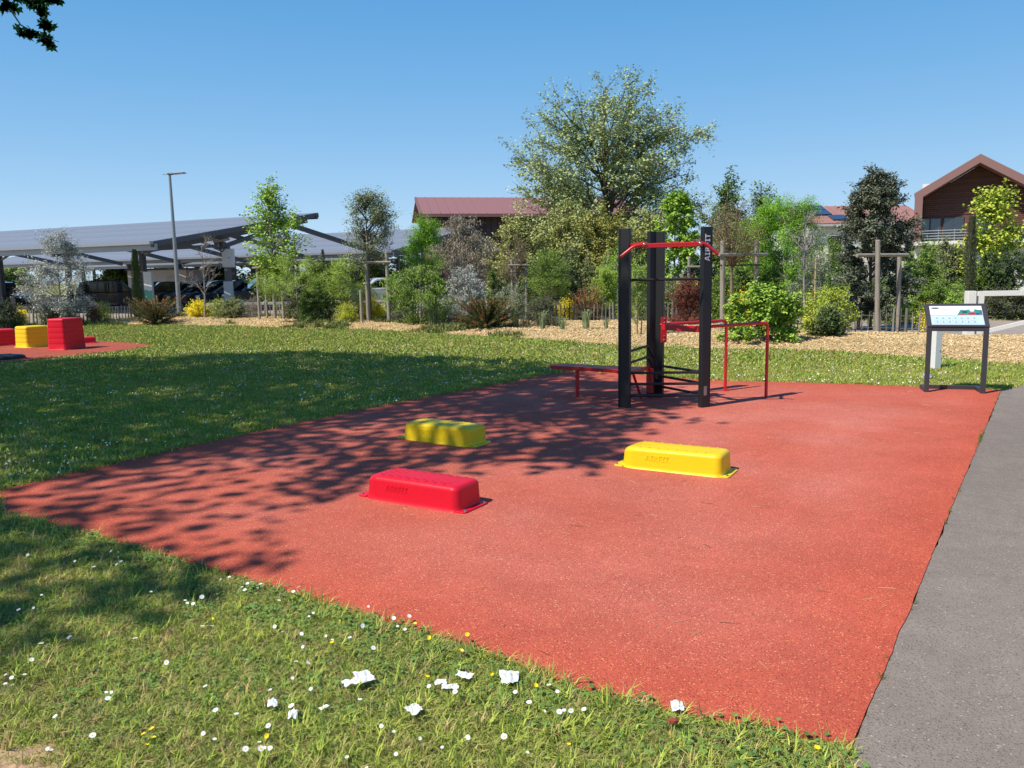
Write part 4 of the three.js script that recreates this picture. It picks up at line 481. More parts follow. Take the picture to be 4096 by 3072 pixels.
// ---------- paling fence ----------
{
  const line = [[-24, 30.3], [-18, 30.42], [-16.55, 32.1], [-15.5, 34.3], [-12, 34.6], [-9, 33.6], [-5, 30.9], [-.4, 27.6], [2.4, 27.3], [5.2, 26], [7, 24.1], [8.1, 20.7], [10.05, 19.2]];
  const o = thing('paling_fence', 'low weathered chestnut paling fence along the back of the planting bed', 'fence', null, 0, 0, 0); reseed(88);
  const geos = [0, 1, 2, 3].map(k => { const g = new THREE.BoxGeometry(.034 + k * .004, .66, .018); const p = g.attributes.position; for (let i = 0; i < p.count; i++) if (p.getY(i) > 0) p.setX(i, p.getX(i) * (.35 + .15 * k)); g.translate(0, .31, 0); return g; }); const mats = [.18, .23, .28, .14].map(v => std(v, v * .9, v * .8, .95, { map: barkTex }));
  const pts = []; for (let i = 0; i < line.length - 1; i++) { const a = line[i], b = line[i + 1], L = Math.hypot(b[0] - a[0], b[1] - a[1]), n = Math.round(L / .143); for (let k = 0; k < n; k++) pts.push([a[0] + (b[0] - a[0]) * k / n, a[1] + (b[1] - a[1]) * k / n, Math.atan2(b[1] - a[1], b[0] - a[0])]); }
  pts.slice(0, 298).forEach(([x, d, a], i) => { const post = i % 14 === 0; const m = mesh(post ? 'fence_post' : 'picket', post ? new THREE.CylinderGeometry(.035, .04, .78, 8).translate(0, .36, 0) : geos[Math.floor(R() * 4)], mats[Math.floor(R() * 4)], o); const y = mulchLift(x, d); m.position.copy(V(x, -.03 + y * .5, d)); m.rotation.set(rr(-.04, .04), a + rr(-.12, .12), rr(-.06, .06)); m.scale.y = rr(.88, 1.08); });
  for (const h of [.16, .46]) mesh('wire', tube(pts.filter((p, i) => i % 3 === 0).map(([x, d]) => V(x, h, d)), .005, 300, 4), std(.2, .2, .2, .5, { metalness: .8 }), o);
}

// ---------- lamp post ----------
{ const o = thing('lamp_post', 'tall slim grey street lamp with a flat head at left', 'street lamp', null, -14.1, 0, 34.4); const m = std(.3, .31, .32, .45, { metalness: .5 }); mesh('pole', cyl(new THREE.Vector3(0, -.03, 0), new THREE.Vector3(0, 5.98, 0), .1, .05, 14), m, o); mesh('base_flange', new THREE.CylinderGeometry(.16, .17, .05, 16).translate(0, .02, 0), m, o); mesh('lamp_head', mergeGeometries([box(.62, .035, .3, .012).rotateZ(.08).translate(.34, 6.02, 0), box(.2, .09, .14, .02).translate(.02, 6.01, 0)].map(g => g.index ? g.toNonIndexed() : g)), std(.16, .17, .19, .4, { metalness: .4 }), o); mesh('lens', box(.4, .012, .22).rotateZ(.08).translate(.4, 5.998, 0), std(.6, .6, .58, .2), o); mesh('rear_arm', box(.24, .02, .03).translate(-.17, 5.99, 0), m, o); }

// ---------- solar carports ----------
const alu = std(.36, .37, .39, .45, { metalness: .55 }), dkSteel = std(.1, .105, .12, .5, { metalness: .4 }), pvMat = [0, 1, 2].map(k => new THREE.MeshPhysicalMaterial({ color: col(.2 + .012 * k, .205 + .012 * k, .23 + .012 * k), roughness: .5, clearcoat: .25, clearcoatRoughness: .3 }));
function carport(label, Lx, Ld, hL, rise, len, dep, e, p, cols) {
  const o = thing('solar_carport', label, 'carport', null, Lx, 0, Ld); const at = (s, t, y) => V(e[0] * s + p[0] * t, y, e[1] * s + p[1] * t), ht = t => hL + rise * t / dep, up = V(-p[0] * rise / dep, 1, -p[1] * rise / dep).normalize();
  const N = Math.round(dep / 1.02), rw = dep / N; for (let k = 0; k < N; k++) { const t = (k + .5) * rw; mesh('panel_row', beam(at(.1, t, ht(t) + .07), at(len, t, ht(t) + .07), rw - .035, .04, up), pvMat[k % 3], o); }
  mesh('eave_beam', beam(at(0, .15, hL - .16), at(len, .15, hL - .16), .16, .3), alu, o); mesh('gutter', beam(at(0, -.1, hL + .02), at(len, -.1, hL + .02), .22, .14), alu, o); mesh('ridge_beam', beam(at(0, dep - .2, ht(dep) - .16), at(len, dep - .2, ht(dep) - .16), .16, .28), dkSteel, o);
  mesh('verge_beam', beam(at(.12, 0, hL - .06), at(.12, dep, ht(dep) - .06), .14, .24), dkSteel, o); for (let t = 1.6; t < dep - 1; t += 1.9) mesh('purlin', beam(at(.25, t, ht(t) - .05), at(len, t, ht(t) - .05), .08, .14), dkSteel, o);
  for (let c = 0; c < cols; c++) { const s = .9 + c * 6.2; if (s > len) break; const t = dep * .45, b = at(s, t, 0), y = ht(t) - .75; mesh('column', beam(at(s, t, -.05), at(s, t, y), .26, .26, V(e[0], 0, e[1])), dkSteel, o); mesh('rafter', beam(at(s, .1, ht(.1) - .32), at(s, dep - .1, ht(dep - .1) - .32), .16, .3), dkSteel, o);
    mesh('brace', beam(at(s, t, y - .1), at(s, dep * .1, ht(dep * .1) - .4), .14, .16), dkSteel, o); mesh('brace', beam(at(s, t, y - .1), at(s, dep * .8, ht(dep * .8) - .4), .16, .2), dkSteel, o); for (const q of [-1, 1]) if (s + q * 2.4 > 0) mesh('brace', beam(at(s, t, y - .5), at(s + q * 2.6, t + .05, ht(t) - .3), .09, .11), alu, o);
    mesh('strut', beam(at(s, dep * .86, ht(dep * .86) - .36), at(s - 1.4, dep + 6.2, hL - .35), .2, .26), dkSteel, o); }
  return o;
}
const eD = [-.906, .42], pD = [.42, .906];
carport('nearest solar carport roof, at left behind the lamp post', -16.35, 37.5, 3.32, 2.05, 40, 12.2, eD, pD, 6);
carport('second solar carport roof, ending in front of the red-roofed hall', -8.0, 55.5, 3.3, 2.2, 46, 12.4, eD, pD, 7);
carport('farthest solar carport roof, seen low beneath the nearest one', -12.5, 75, 3.3, 2.0, 60, 12, eD, pD, 8);
{ const o = thing('charging_cabinet', 'pale grey electrical cabinet fixed on the carport column', 'cabinet', null, -14.75, 0, 42.45, -.12); mesh('housing', box(.58, .95, .3, .02).translate(.1, 2.72, 0), std(.55, .55, .53, .5), o); mesh('door_seam', box(.5, .85, .008).translate(.1, 2.72, .153), std(.6, .6, .58, .5), o); mesh('lock', box(.04, .06, .02).translate(.2, 2.74, .165), dkSteel, o); mesh('sleeve', box(.36, 1.55, .36, .01).translate(-.02, .75, -.05), std(.5, .5, .5, .6), o); mesh('junction_box', box(.5, .4, .35, .02).translate(-.35, 3.38, -.1), dkSteel, o); mesh('conduit', tube([new THREE.Vector3(-.3, 3.2, .1), new THREE.Vector3(-.2, 3.02, .2), new THREE.Vector3(-.05, 3.1, .18), new THREE.Vector3(0, 3.3, .1)], .02, 16, 6), blackRub, o); mesh('roller', cyl(new THREE.Vector3(-.6, 3.58, .1), new THREE.Vector3(.25, 3.72, .1), .09, .09, 12), alu, o); }
{ const cv = document.createElement('canvas'); cv.width = 128; cv.height = 512; const c = cv.getContext('2d'); c.fillStyle = '#c9cdcb'; c.fillRect(0, 0, 128, 512); c.fillStyle = '#4f9a82'; c.beginPath(); c.moveTo(0, 230); c.bezierCurveTo(40, 200, 80, 260, 128, 225); c.lineTo(128, 512); c.lineTo(0, 512); c.fill(); c.fillStyle = '#e8efec'; c.font = 'bold 44px sans-serif'; c.fillText('URS', 14, 432); c.font = 'bold 34px sans-serif'; c.fillText('E', 20, 322); const t = new THREE.CanvasTexture(cv); t.colorSpace = THREE.SRGBColorSpace;
  const o = thing('totem_sign', 'narrow upright green and grey totem sign under the carport', 'sign', null, -18.35, 0, 41.2, -.3); mesh('panel', box(.5, 2.1, .12, .01).translate(0, 1.03, 0), std(.55, .57, .56, .5), o); mesh('printed_face', new THREE.PlaneGeometry(.48, 2.06).translate(0, 1.03, .063), new THREE.MeshStandardMaterial({ map: t, roughness: .5 }), o); }
{ const o = thing('guard_rail', 'low pale guard rail across the car park behind the shrubs', 'guard rail', null, -8, 0, 37.5, .12); mesh('rail', box(16, .12, .08, .01).translate(2, .5, 0), std(.4, .38, .35, .7), o); for (let k = 0; k < 8; k++) mesh('rail_post', box(.09, .5, .09).translate(-5.6 + k * 2.1, .22, -.09), std(.3, .28, .26, .8), o); }
{ const o = thing('site_cabin', 'pale grey cabin far behind the nearest carport', 'cabin', null, -29.5, 0, 70, -.2); mesh('wall', box(5.5, 2.5, 3).translate(0, 1.25, 0), std(.5, .5, .5, .8), o); mesh('roof', box(5.8, .15, 3.3).translate(0, 2.58, 0), dkSteel, o); mesh('door', box(.9, 2, .04).translate(1.4, 1, 1.52), std(.4, .42, .42, .6), o); }

// ---------- cars ----------
const glassC = new THREE.MeshPhysicalMaterial({ color: col(.012, .014, .018), roughness: .06, clearcoat: 1 }), tyreM = std(.015, .015, .015, .9), rimM = std(.4, .4, .42, .35, { metalness: .8 }), lampW = new THREE.MeshPhysicalMaterial({ color: col(.6, .6, .6), roughness: .1 }), lampR = std(.35, .01, .01, .25), plateM = std(.7, .68, .6, .5), trim = std(.02, .02, .022, .6);
function car(label, x, d, turn, paint, type) {
  const o = thing('parked_car', label, 'car', 'cars parked under the carports', x, -.018, d, turn); const m = new THREE.MeshPhysicalMaterial({ color: col(...paint), roughness: .3, clearcoat: 1, clearcoatRoughness: .05 });
  const suv = type === 'suv', H2 = suv ? 1.66 : 1.52, Wd = 1.78, bl = suv ? .98 : .9; const ex = (pts, w, bev, z0 = -w / 2) => new THREE.ExtrudeGeometry(new THREE.Shape(pts.map(p => new THREE.Vector2(...p))), { depth: w - 2 * bev, bevelEnabled: true, bevelSize: bev, bevelThickness: bev, bevelSegments: 3, steps: 1 }).translate(0, 0, z0 + bev);
  const fr = suv ? 2.05 : 2.1, body = [[-2.1, .34], [-2.13, .6], [-2.06, bl - .06], [-1.9, bl], [.75, bl], [1.55, bl - .09], [fr - .07, bl - .2], [fr, .62], [fr - .02, .32], [1.72, .26], [-1.75, .26]];
  mesh('body', ex(body, Wd, .06), m, o); const cab = suv ? [[-2.02, bl - .03], [-1.86, H2 - .12], [-1.55, H2 - .03], [-.2, H2], [.25, H2 - .06], [.95, bl - .03]] : [[-1.95, bl - .03], [-1.45, H2 - .1], [-.9, H2 - .02], [-.1, H2], [.25, H2 - .06], [1.1, bl - .03]];
  mesh('cabin', ex(cab, Wd - .26, .07), m, o);
  const win = cab.map(([a, b]) => [a * .9 - .03, bl + .03 + (b - bl) * .82]); for (const s of [-1, 1]) { const g = mesh('side_window', ex(win, .03, .006, s * (Wd / 2 - .128) - .015), glassC, o); mesh('pillar', box(.07, H2 - bl - .14, .04).translate(-.42, (H2 + bl) / 2 - .02, s * (Wd / 2 - .128)), trim, g); mesh('door', box(1.05, .46, .01).translate(.1, .62, s * (Wd / 2 + .001)), m, o).add(Object.assign(new THREE.Mesh(box(.16, .03, .03, .01).translate(-.3, .78, s * (Wd / 2 + .012)), m), { name: 'handle' })); mesh('mirror', box(.12, .13, .2, .03).translate(.72, bl + .1, s * (Wd / 2 + .06)), m, o); }
  const f0 = cab[cab.length - 1], f1 = cab[cab.length - 2], b0 = cab[0], b1 = cab[1]; const pane = (a, b, off) => beam(new THREE.Vector3(a[0] + off, a[1] + .06, 0), new THREE.Vector3(b[0] + off, b[1] - .03, 0), Wd - .38, .02, new THREE.Vector3(off > 0 ? 1 : -1, .6, 0));
  mesh('windscreen', pane(f0, f1, .062), glassC, o); mesh('rear_window', pane(b0, b1, -.062), glassC, o);
  for (const s of [-1, 1]) { mesh('headlight', box(.1, .14, .4, .03).translate(fr - .03, bl - .28, s * .6), lampW, o); mesh('tail_light', box(.08, .2, .32, .02).translate(-2.1, bl - .18, s * .68), lampR, o); }
  mesh('bumper', box(.12, .16, 1.66, .04).translate(fr + .02, .42, 0), trim, o); mesh('rear_bumper', box(.12, .14, 1.66, .04).translate(-2.12, .42, 0), suv ? rimM : trim, o); mesh('number_plate', box(.02, .11, .5).translate(fr + .085, .5, 0), plateM, o); mesh('number_plate', box(.02, .11, .5).translate(-2.195, .68, 0), plateM, o);
  for (const a of [-1.32, 1.32]) for (const s of [-1, 1]) { const w = mesh('wheel', new THREE.CylinderGeometry(.33, .33, .21, 22).rotateX(Math.PI / 2).translate(a, .33, s * (Wd / 2 - .1)), tyreM, o); mesh('rim', new THREE.CylinderGeometry(.21, .22, .02, 12).rotateX(Math.PI / 2).translate(a, .33, s * (Wd / 2 + .012)), rimM, w); }
}
const heading = (dx, dd) => Math.atan2(dd, dx);
car('black estate car at the left edge behind the dark edge shrub', -32.6, 52, heading(.95, -.3), [.005, .005, .006], 'suv');
car('dark purple people carrier seen from behind left of the columnar conifer', -23.6, 48.5, heading(.85, .5), [.018, .008, .018], 'suv');
car('black car leftmost of the row right of the totem sign', -24.6, 56, heading(-.88, -.47), [.004, .005, .012], 'hatch');
car('black car second in the row right of the totem sign', -22.9, 53.6, heading(-.88, -.47), [.004, .004, .006], 'hatch');
car('dark blue car with open view of its bonnet just right of the lamp post', -19.7, 51.6, heading(-.88, -.47), [.005, .008, .035], 'hatch');
car('dark blue car behind the leafless sapling with its number plate showing', -18.0, 49.6, heading(-.88, -.47), [.004, .006, .025], 'hatch');
car('dark blue car behind the carport column', -16.1, 47.4, heading(-.88, -.47), [.004, .006, .025], 'hatch');
car('dark car rightmost of the row behind the maple stakes', -13.9, 45.4, heading(-.88, -.47), [.004, .005, .012], 'suv');
car('white car glimpsed behind the cork oak trunk', -8.6, 52, heading(-.88, -.47), [.6, .6, .58], 'hatch');

// ---------- buildings ----------
const slatTex = barkTex;
{ // hall with standing-seam roof
  const o = thing('hall', 'dark timber hall with a red standing-seam metal roof behind the trees', 'building', null, -8.5, 0, 75, .2); const roofM = std(.35, .165, .15, .5, { metalness: .25 }), wallM = std(.12, .07, .065, .85, { map: barkTex }), woodM = std(.3, .17, .1, .8); const Ln = 19.5, run = 5.2, hr = 8.72, he = 6.85;
  const v = (x, y, d) => V(x, y, d);
  mesh('wall', mergeGeometries([box(Ln - .8, 6.8, .3).translate(Ln / 2 + .6, 3.4, -(-run + 1.0)), box(Ln - .8, 6.8, .3).translate(Ln / 2 + .6, 3.4, -(run - 1.0))]), wallM, o);
  const gs = new THREE.Shape([[-run + 1.15, 0], [-run + 1.15, he - .25], [0, hr - .3], [run - 1.15, he - .25], [run - 1.15, 0]].map(p => new THREE.Vector2(...p))); mesh('gable_wall', new THREE.ExtrudeGeometry(gs, { depth: .3, bevelEnabled: false }).rotateY(-Math.PI / 2).translate(1.3, 0, 0), woodM, o);
  const slope = mesh('roof', beam(v(Ln / 2, he, -run), v(Ln / 2, hr, 0), Ln, .12, new THREE.Vector3(0, 1, 0)), roofM, o); mesh('roof', beam(v(Ln / 2, he, run), v(Ln / 2, hr, 0), Ln, .12), roofM, o);
  for (let k = 0; k <= 24; k++) mesh('seam', beam(v(k * (Ln / 24) * .998 + .02, he + .085, -run), v(k * (Ln / 24) * .998 + .02, hr + .085, 0), .04, .05), roofM, slope);
  for (let k = 0; k < 32; k++) mesh('batten', box(.06, 6.7, .08).translate(1.1 + k * .57, 3.36, -(-run + .8)), wallM, o); mesh('fascia', beam(v(-.06, he - .06, -run), v(-.06, hr - .06, 0), .1, .3), std(.2, .1, .09, .6), o); mesh('eave_trim', box(Ln, .22, .1).translate(Ln / 2, he - .1, run), std(.2, .1, .09, .6), o);
}
{ // timber house, gable towards the camera
  const o = thing('timber_house', 'two-storey house with a reddish timber gable and deep eaves at the right edge', 'building', null, 27.4, 0, 48, -.47); const cop = std(.28, .15, .135, .55, { metalness: .2 }), wood = [0, 1, 2].map(k => std(.15 + .02 * k, .066 + .008 * k, .052 + .006 * k, .85, { map: barkTex })), wh = std(.72, .71, .68, .8); const hw = 3.3, pk = 8.12, ev = 6.1, ln = 7;
  const S = (pts) => { const s = new THREE.Shape(); pts.forEach((p, i) => i ? s.lineTo(...p) : s.moveTo(...p)); s.closePath(); return s; };
  const ring = S([[-hw, 3.2], [-hw, ev], [0, pk], [hw, ev], [hw, 3.2], [hw - .42, 3.2], [hw - .42, ev - .24], [0, pk - .48], [-hw + .42, ev - .24], [-hw + .42, 3.2]]);
  mesh('portal_frame', new THREE.ExtrudeGeometry(ring, { depth: 1.6, bevelEnabled: true, bevelSize: .012, bevelThickness: .012, bevelSegments: 1 }).translate(0, 0, -1.6), cop, o);
  const roofL = mesh('roof', beam(new THREE.Vector3(-hw / 2, (ev + pk) / 2 + .06, -1.62), new THREE.Vector3(-hw / 2, (ev + pk) / 2 + .06, -ln), Math.hypot(hw, pk - ev) + .1, .14, new THREE.Vector3(-(pk - ev), hw, 0).normalize()), cop, o); mesh('roof', beam(new THREE.Vector3(hw / 2, (ev + pk) / 2 + .06, -1.62), new THREE.Vector3(hw / 2, (ev + pk) / 2 + .06, -ln), Math.hypot(hw, pk - ev) + .1, .14, new THREE.Vector3(pk - ev, hw, 0).normalize()), cop, o);
  const wall = mesh('gable_wall', new THREE.ExtrudeGeometry(S([[-hw + .44, 3.1], [-hw + .44, ev - .27], [0, pk - .52], [hw - .44, ev - .27], [hw - .44, 3.1]]), { depth: .15, bevelEnabled: false }).translate(0, 0, -1.5), wood[0], o); mesh('side_wall', mergeGeometries([box(.2, 2.8, ln - 1.7).translate(-hw + .2, 4.5, -(ln + 1.5) / 2), box(.2, 2.8, ln - 1.7).translate(hw - .2, 4.5, -(ln + 1.5) / 2), box(2 * hw - .7, 4.4, .2).translate(0, 5.0, -ln + .2)]), wh, o);
  const inW = (y) => y < ev - .35 ? hw - .5 : (pk - .58 - y) / ((pk - .52) - (ev - .27)) * (hw - .46); let n = 0; for (let y = 3.3; y < pk - .7; y += .12) { const w = inW(y); if (w < .15) break; if (y < 4.75) { mesh('slat', box(w - 1.9, .085, .035).translate((w + 1.9) / 2, y, -1.325), wood[n % 3], wall); mesh('slat', box(w - 3.05, .085, .035).translate(-(w + 3.05) / 2, y, -1.325), wood[n % 3], wall); } else mesh('slat', box(w * 2, .085, .035).translate(0, y, -1.325), wood[n % 3], wall); n++; }
  for (const [cx, w] of [[-2.42, 1.22], [-1.15, 1.1], [.3, 1.2]]) { const win = mesh('window', box(w, 1.35, .06).translate(cx, 3.98, -1.31), std(.05, .05, .055, .5), o); for (const s of [-1, 1]) mesh('pane', box(w / 2 - .09, 1.22, .01).translate(cx + s * w / 4, 3.98, -1.272), new THREE.MeshPhysicalMaterial({ color: col(.05, .06, .07), roughness: .04, clearcoat: 1, metalness: .5 }), win); }
  mesh('balcony_slab', box(2 * hw, .22, 1.7).translate(0, 3.09, -.8), wh, o); for (let k = 0; k < 4; k++) mesh('railing', box(2 * hw - .9, .035, .035).translate(0, 3.35 + k * .16, -.12), std(.6, .6, .6, .4, { metalness: .5 }), o); for (let k = 0; k < 9; k++) mesh('baluster', box(.03, .7, .03).translate(-hw + .5 + k * .85, 3.54, -.155), std(.6, .6, .6, .4, { metalness: .5 }), o);
  mesh('lower_wall', box(2 * hw - .2, 3.0, ln - 1.2).translate(0, 1.48, -ln / 2 - .3), wh, o); mesh('door', box(1, 2.1, .06).translate(1.2, 1.05, -.87), std(.1, .09, .09, .5), o); mesh('lower_window', box(1.4, 1.2, .06).translate(3, 1.5, -.87), glassC, o);
}
{ // white house with solar panels on its roof
  const o = thing('white_house', 'white rendered house with red-brown roof and solar panels behind the dark evergreen', 'building', null, 24.6, 0, 56, .03); const wh = std(.74, .73, .7, .85), rf = std(.34, .17, .14, .6), pv = new THREE.MeshPhysicalMaterial({ color: col(.03, .035, .06), roughness: .15, clearcoat: 1 });
  mesh('wall', box(8, 4.7, 7).translate(0, 2.33, -3.5), wh, o); const slope = mesh('roof', beam(new THREE.Vector3(0, 4.68, .35), new THREE.Vector3(0, 6.1, -3.4), 8.5, .14), rf, o); mesh('roof', beam(new THREE.Vector3(0, 4.68, -7.35), new THREE.Vector3(0, 6.1, -3.42), 8.5, .14), rf, o); for (let k = 0; k < 14; k++) mesh('seam', beam(new THREE.Vector3(-4.1 + k * .63, 4.77, .35), new THREE.Vector3(-4.1 + k * .63, 6.19, -3.4), .05, .04), rf, slope);
  const q = new THREE.Vector3(0, 4.68, .35), r = new THREE.Vector3(0, 6.1, -3.4), up = new THREE.Vector3(0, 3.75, 1.42).normalize(); const on = (x, t) => q.clone().lerp(r, t).add(new THREE.Vector3(x, 0, 0)).addScaledVector(up, .16); for (let k = 0; k < 2; k++) for (let j = 0; j < 2; j++) mesh('solar_panel', beam(on(-3.6 + k * 1.03, .42 + j * .28), on(-3.6 + k * 1.03, .68 + j * .28), 1.0, .05, up), pv, o); mesh('solar_panel', beam(on(-1.9, .12), on(-1.9, .38), 1.1, .05, up), pv, o);
  mesh('gutter', box(8.6, .14, .14).translate(0, 4.6, .44), std(.5, .5, .5, .5), o);
  for (const [x, y] of [[-2.35, 3.35], [1.2, 3.35], [-2.35, .9], [3, 3.35]]) { const w = mesh('window', box(1.0, 1.2, .08).translate(x, y, .02), std(.5, .5, .5, .5), o); for (const s of [-1, 1]) mesh('pane', box(.42, 1.06, .02).translate(x + s * .23, y, .062), glassC, w); mesh('sill', box(1.15, .06, .18).translate(x, y - .64, .08), wh, w); }
}

// ---------- small things ----------
const DAISY=[[-1.64,3.81],[-1.6,3.76],[-1.57,3.86],[-1.55,4.08],[-1.42,3.98],[-1.39,4.01],[-1.33,4.0],[-1.17,3.79],[-1.12,3.9],[-1.09,3.48],[-1.04,3.43],[-0.96,3.4],[-0.97,3.6],[-0.85,3.38],[-0.81,3.34],[-0.7,3.47],[-0.7,3.69],[-0.57,3.55],[-0.54,3.47],[-0.5,3.58],[-1.45,3.16],[-1.43,3.51],[-1.39,3.49],[-2.0,3.41],[-2.07,3.07],[-2.03,3.05],[-2.0,3.07],[-2.03,3.01],[-1.58,2.93],[-1.55,2.88],[-1.56,2.93],[-1.69,2.75],[-1.48,2.62],[-1.6,2.56],[-1.58,2.54],[-1.69,3.38],[-0.54,3.23],[-0.61,3.26],[-0.85,3.12],[-0.34,2.91],[-0.31,2.95],[-0.23,2.87],[0.12,2.92],[0.15,2.86],[0.04,2.79],[0.09,2.73],[0.15,2.71],[0.17,2.73],[0.24,2.73],[0.03,2.48],[-0.01,2.88],[-1.57,3.76],[-1.51,4.09],[-1.12,3.95],[-0.96,3.62],[-2.08,3.35],[-2.03,3.2],[-1.21,2.95],[-1.13,3.17],[-0.72,3.35],[-0.51,3.43],[-1.98,2.98],[0.19,2.72],[-0.05,2.57],[-0.17,2.58],[-0.25,2.5],[-0.42,2.61],[-0.87,2.52],[-1.85,3.93],[-2.34,4.31],[-2.5,4.39],[-2.84,4.52],[-2.4,3.9],[-2.16,4.07]];
const BUTTER=[[-0.38,3.34],[-0.3,3.38],[-0.23,3.22],[-0.21,3.36],[-0.46,3.49],[-0.72,3.24],[-0.35,2.99],[-0.1,3.02],[-1.29,2.65],[-1.26,2.6],[-1.31,2.62],[-0.87,2.6],[0.17,2.51],[-1.26,2.55],[0.99,2.47],[-1.42,3.59],[-1.8,4.09],[-0.8,3.31],[0.08,2.91]];
const TISSUE=[[-0.61,3.03],[-0.65,2.99],[-0.26,2.94],[-0.3,2.98],[-0.21,3.03],[-0.03,3.0],[-0.38,2.78],[-0.92,2.84],[-0.82,2.76],[-0.72,2.81],[0.59,2.78]];

{ reseed(301); const petM = std(.82, .82, .8, .8, { side: THREE.DoubleSide }), eyeM = std(.75, .5, .02, .7), stemM = std(.09, .16, .03, .8), butM = new THREE.MeshPhysicalMaterial({ color: col(.85, .62, .01), roughness: .35, side: THREE.DoubleSide });
  const pet = []; for (let k = 0; k < 13; k++) { const g = new THREE.PlaneGeometry(.0042, .0105, 1, 1).translate(0, .0085, 0).rotateX(-Math.PI / 2 + .22).rotateY(k / 13 * 6.283); pet.push(g); } const petals = mergeGeometries(pet), eye = new THREE.SphereGeometry(.0042, 8, 5).scale(1, .55, 1).translate(0, .0012, 0), stem = new THREE.CylinderGeometry(.0011, .0012, .06, 5).translate(0, -.03, 0);
  const cup = mergeGeometries([0, 1, 2, 3, 4].map(k => new THREE.CircleGeometry(.0085, 7).translate(0, .008, 0).rotateX(-Math.PI / 2 + .6).rotateY(k / 5 * 6.283)));
  const proto = thing('daisy', 'small white daisy with yellow eye in the near lawn', 'daisy', 'daisies in the near lawn'); mesh('petals', petals, petM, proto); mesh('eye', eye, eyeM, proto); mesh('stem', stem, stemM, proto); names.set('daisy', 1);
  const proto2 = thing('buttercup', 'small glossy yellow buttercup in the near lawn', 'buttercup', 'buttercups in the near lawn'); mesh('petals', cup, butM, proto2); mesh('stem', stem, stemM, proto2);
  const sow = (pr, list, s0, s1, jit) => list.forEach(([x, d], i) => { const o = i ? pr.clone() : pr; if (i) { o.name = numbered(pr.name); scene.add(o); } const s = rr(s0, s1); o.position.copy(V(x + gauss() * jit, .028 + R() * .01, d + gauss() * jit)); o.scale.setScalar(s); o.rotation.set(rr(-.6, .6) + .25, R() * 6.28, rr(-.6, .6)); o.scale.x *= rr(.75, 1.1); });
  const extra = []; let gd = 0; while (extra.length < 40 && gd++ < 5000) { const d = rr(2.3, 5.6), x = rr(-.66, .2) * d; if (onLawn(x, d) && vnoise(x * 2.2 + 60, d * 2.2) > .6) extra.push([x, d]); }
  sow(proto, [...DAISY, ...extra], .45, .85, .01); sow(proto2, BUTTER, .55, .85, .005);
  // the far daisies, too many and too small to tell apart
  const far = mergeGeometries([new THREE.CircleGeometry(.0085, 6).rotateX(-Math.PI / 2)]); const im = new THREE.InstancedMesh(far, petM, 2000); const m = new THREE.Matrix4(), q = new THREE.Quaternion(), e = new THREE.Euler(); let k = 0; while (k < im.count) { const d = rr(5.5, 19), x = rr(-.7, .75) * d; if (!onLawn(x, d)) continue; if (vnoise(x * .9 + 21, d * .7) * .6 + vnoise(x * 3, d * 3) * .4 < .46 && R() < .8) continue; e.set(rr(-.6, .6) + .5, 0, rr(-.6, .6)); q.setFromEuler(e); const s = rr(.7, 1.3); m.compose(V(x, rr(.018, .034), d), q, new THREE.Vector3(s, s, s)); im.setMatrixAt(k++, m); } im.name = 'far_daisies'; im.userData = { kind: 'stuff', label: 'tiny daisies sprinkled over the farther lawn', category: 'daisies' }; scene.add(im);
}
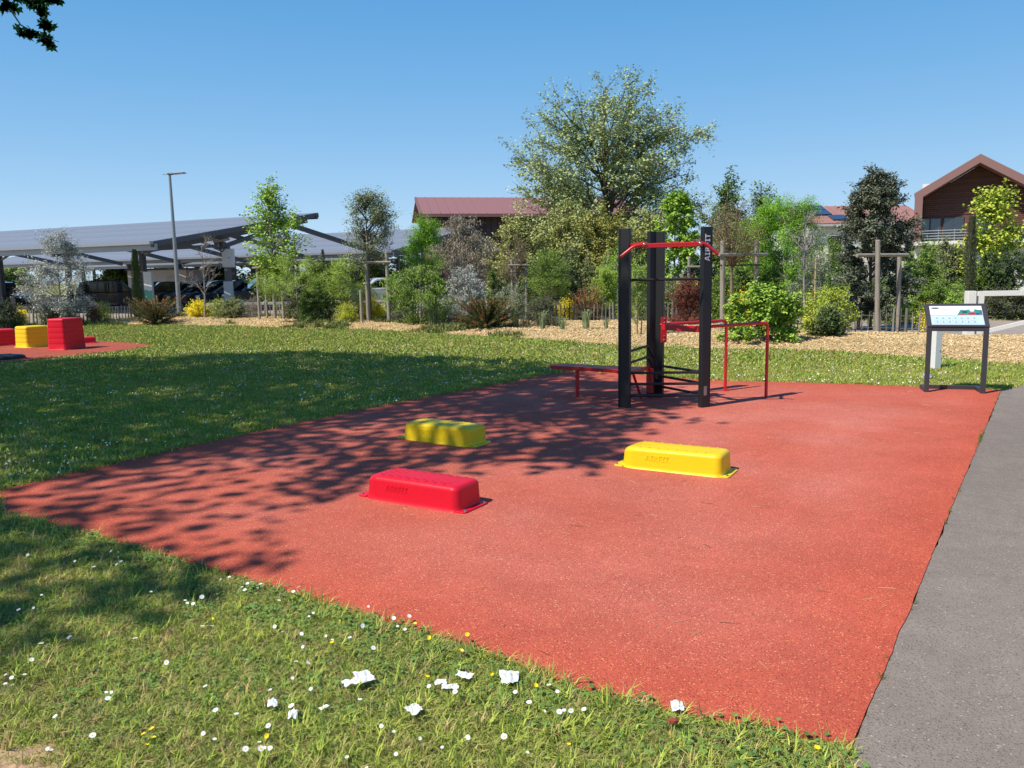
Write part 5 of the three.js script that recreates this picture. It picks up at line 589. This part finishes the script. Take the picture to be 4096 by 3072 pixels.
{ // scraps of paper tissue
  const tm = new THREE.MeshPhysicalMaterial({ color: col(.82, .82, .82), roughness: .95, side: THREE.DoubleSide, transmission: .15, thickness: 0 }); const sizes = [.095, .07, .06, .045, .07, .09, .065, .05, .05, .035, .07]; const lab = ['largest crumpled white tissue lying left in the near lawn', 'flat white tissue flap left of the largest crumpled tissue', 'upright white tissue scrap beside a buttercup', 'small white tissue scrap left of the upright one', 'curled white tissue strip above the upright scrap', 'large crumpled white tissue nearest the pad edge', 'white tissue scrap with two raised corners in mid lawn', 'balled white tissue left in the lower lawn', 'round balled white tissue just right of the other ball', 'tiny white tissue shred in the lower lawn', 'flat white tissue scrap on the edge of the red pad'];
  TISSUE.forEach(([x, d], i) => { reseed(500 + i * 13); const s = sizes[i], n = 36, g = new THREE.PlaneGeometry(s, s * rr(.55, .8), n, n), p = g.attributes.position, ox = R() * 50; const ball = i === 7 || i === 8; for (let k = 0; k < p.count; k++) { let u = p.getX(k) / s, v = p.getY(k) / s; const f = Math.abs(vnoise(u * 4 + ox, v * 4) - .5) * 1.6 - .3, f2 = fbm(u * 7 + ox, v * 7 + 4) - .5; const r = Math.hypot(u, v); const edge = .86 + .3 * vnoise(Math.atan2(v, u) * 2 + ox, 3); let zz = (ball ? .34 * Math.sqrt(Math.max(0, .36 - r * r * 1.4)) * 1.6 : .1) + f * .26 + f2 * .16; u *= edge; v *= edge; p.setXYZ(k, u * s, (zz + (ball ? .12 : .16)) * s * (ball ? .85 : .55), v * s); } g.computeVertexNormals(); const o = mesh('tissue_scrap', g, tm); o.position.copy(V(x, i === 10 ? .01 : .014, d)); o.rotation.y = R() * 6; tag(o, lab[i], 'tissue'); });
  const bag = new THREE.IcosahedronGeometry(.055, 3); const p = bag.attributes.position; for (let k = 0; k < p.count; k++) { const a = p.getX(k), b = p.getY(k), c = p.getZ(k), f = .6 + .7 * vnoise(a * 45 + 3, b * 45 + c * 30); p.setXYZ(k, a * f * 1.3, Math.max(-.02, b * f * .9), c * f); } bag.computeVertexNormals(); const o = mesh('plastic_wrapper', bag, std(.38, .4, .5, .4)); o.position.copy(V(6.12, .02, 11.75)); tag(o, 'crumpled bluish plastic wrapper on the grass behind the info board leg', 'litter');
  const chip = mesh('rubber_chunk', new THREE.DodecahedronGeometry(.014, 0).scale(1.4, .7, 1), std(.3, .04, .03, .8)); chip.position.copy(V(.55, .03, 2.66)); tag(chip, 'small dark red rubber chunk in the grass near the pad edge', 'rubber chunk');
}
{ // dry grass stems and leaf bits blown onto the pad
  reseed(640); const g = new THREE.CylinderGeometry(.0012, .0008, 1, 4).rotateZ(Math.PI / 2); const im = new THREE.InstancedMesh(g, std(1, 1, 1, .8), 130), m = new THREE.Matrix4(), q = new THREE.Quaternion(), e = new THREE.Euler(); let k = 0; while (k < im.count) { const d = rr(2.7, 10.5), x = rr(-.6, .6) * d; if (!inPoly(x, d, PAD)) continue; e.set(0, R() * 6.28, rr(-.05, .05)); q.setFromEuler(e); const s = rr(.02, .1); m.compose(V(x, .004, d), q, new THREE.Vector3(s, 1, 1)); im.setMatrixAt(k, m); const b = rr(.6, 1.2); im.setColorAt(k, R() < .7 ? col(.6 * b, .5 * b, .25 * b) : col(.1 * b, .06 * b, .03 * b)); k++; } im.name = 'dry_stems'; im.userData = { kind: 'stuff', label: 'scattered dry grass stems on the red pad', category: 'dry stems' }; scene.add(im);
}
{ // weeds along the seam between pad and asphalt
  reseed(650); const im = new THREE.InstancedMesh(blades(7, .045, .005, .012, 1.0), leafMat(), 60), m = new THREE.Matrix4(), q = new THREE.Quaternion(), e = new THREE.Euler(); for (let k = 0; k < 60; k++) { const t = R() < .5 ? .62 + gauss() * .04 : R(), a = [1.14, 2.55], b = [6.42, 10.45]; const x = a[0] + (b[0] - a[0]) * t, d = a[1] + (b[1] - a[1]) * t; let sx = 0; for (const [p, r] of [[PAD[10], PAD[11]], [PAD[11], PAD[12]], [PAD[12], PAD[13]]]) if (d >= p[1] && d <= r[1]) sx = p[0] + (r[0] - p[0]) * (d - p[1]) / (r[1] - p[1]); e.set(0, R() * 6, 0); q.setFromEuler(e); const s = rr(.3, .9); m.compose(V((sx || x) + gauss() * .015, -.006, d), q, new THREE.Vector3(s, s, s)); im.setMatrixAt(k, m); im.setColorAt(k, col(.14, .19, .04)); } im.name = 'seam_weeds'; im.userData = { kind: 'stuff', label: 'tiny weeds along the seam of pad and asphalt', category: 'weeds' }; scene.add(im);
}
renderer.render(scene, camera);
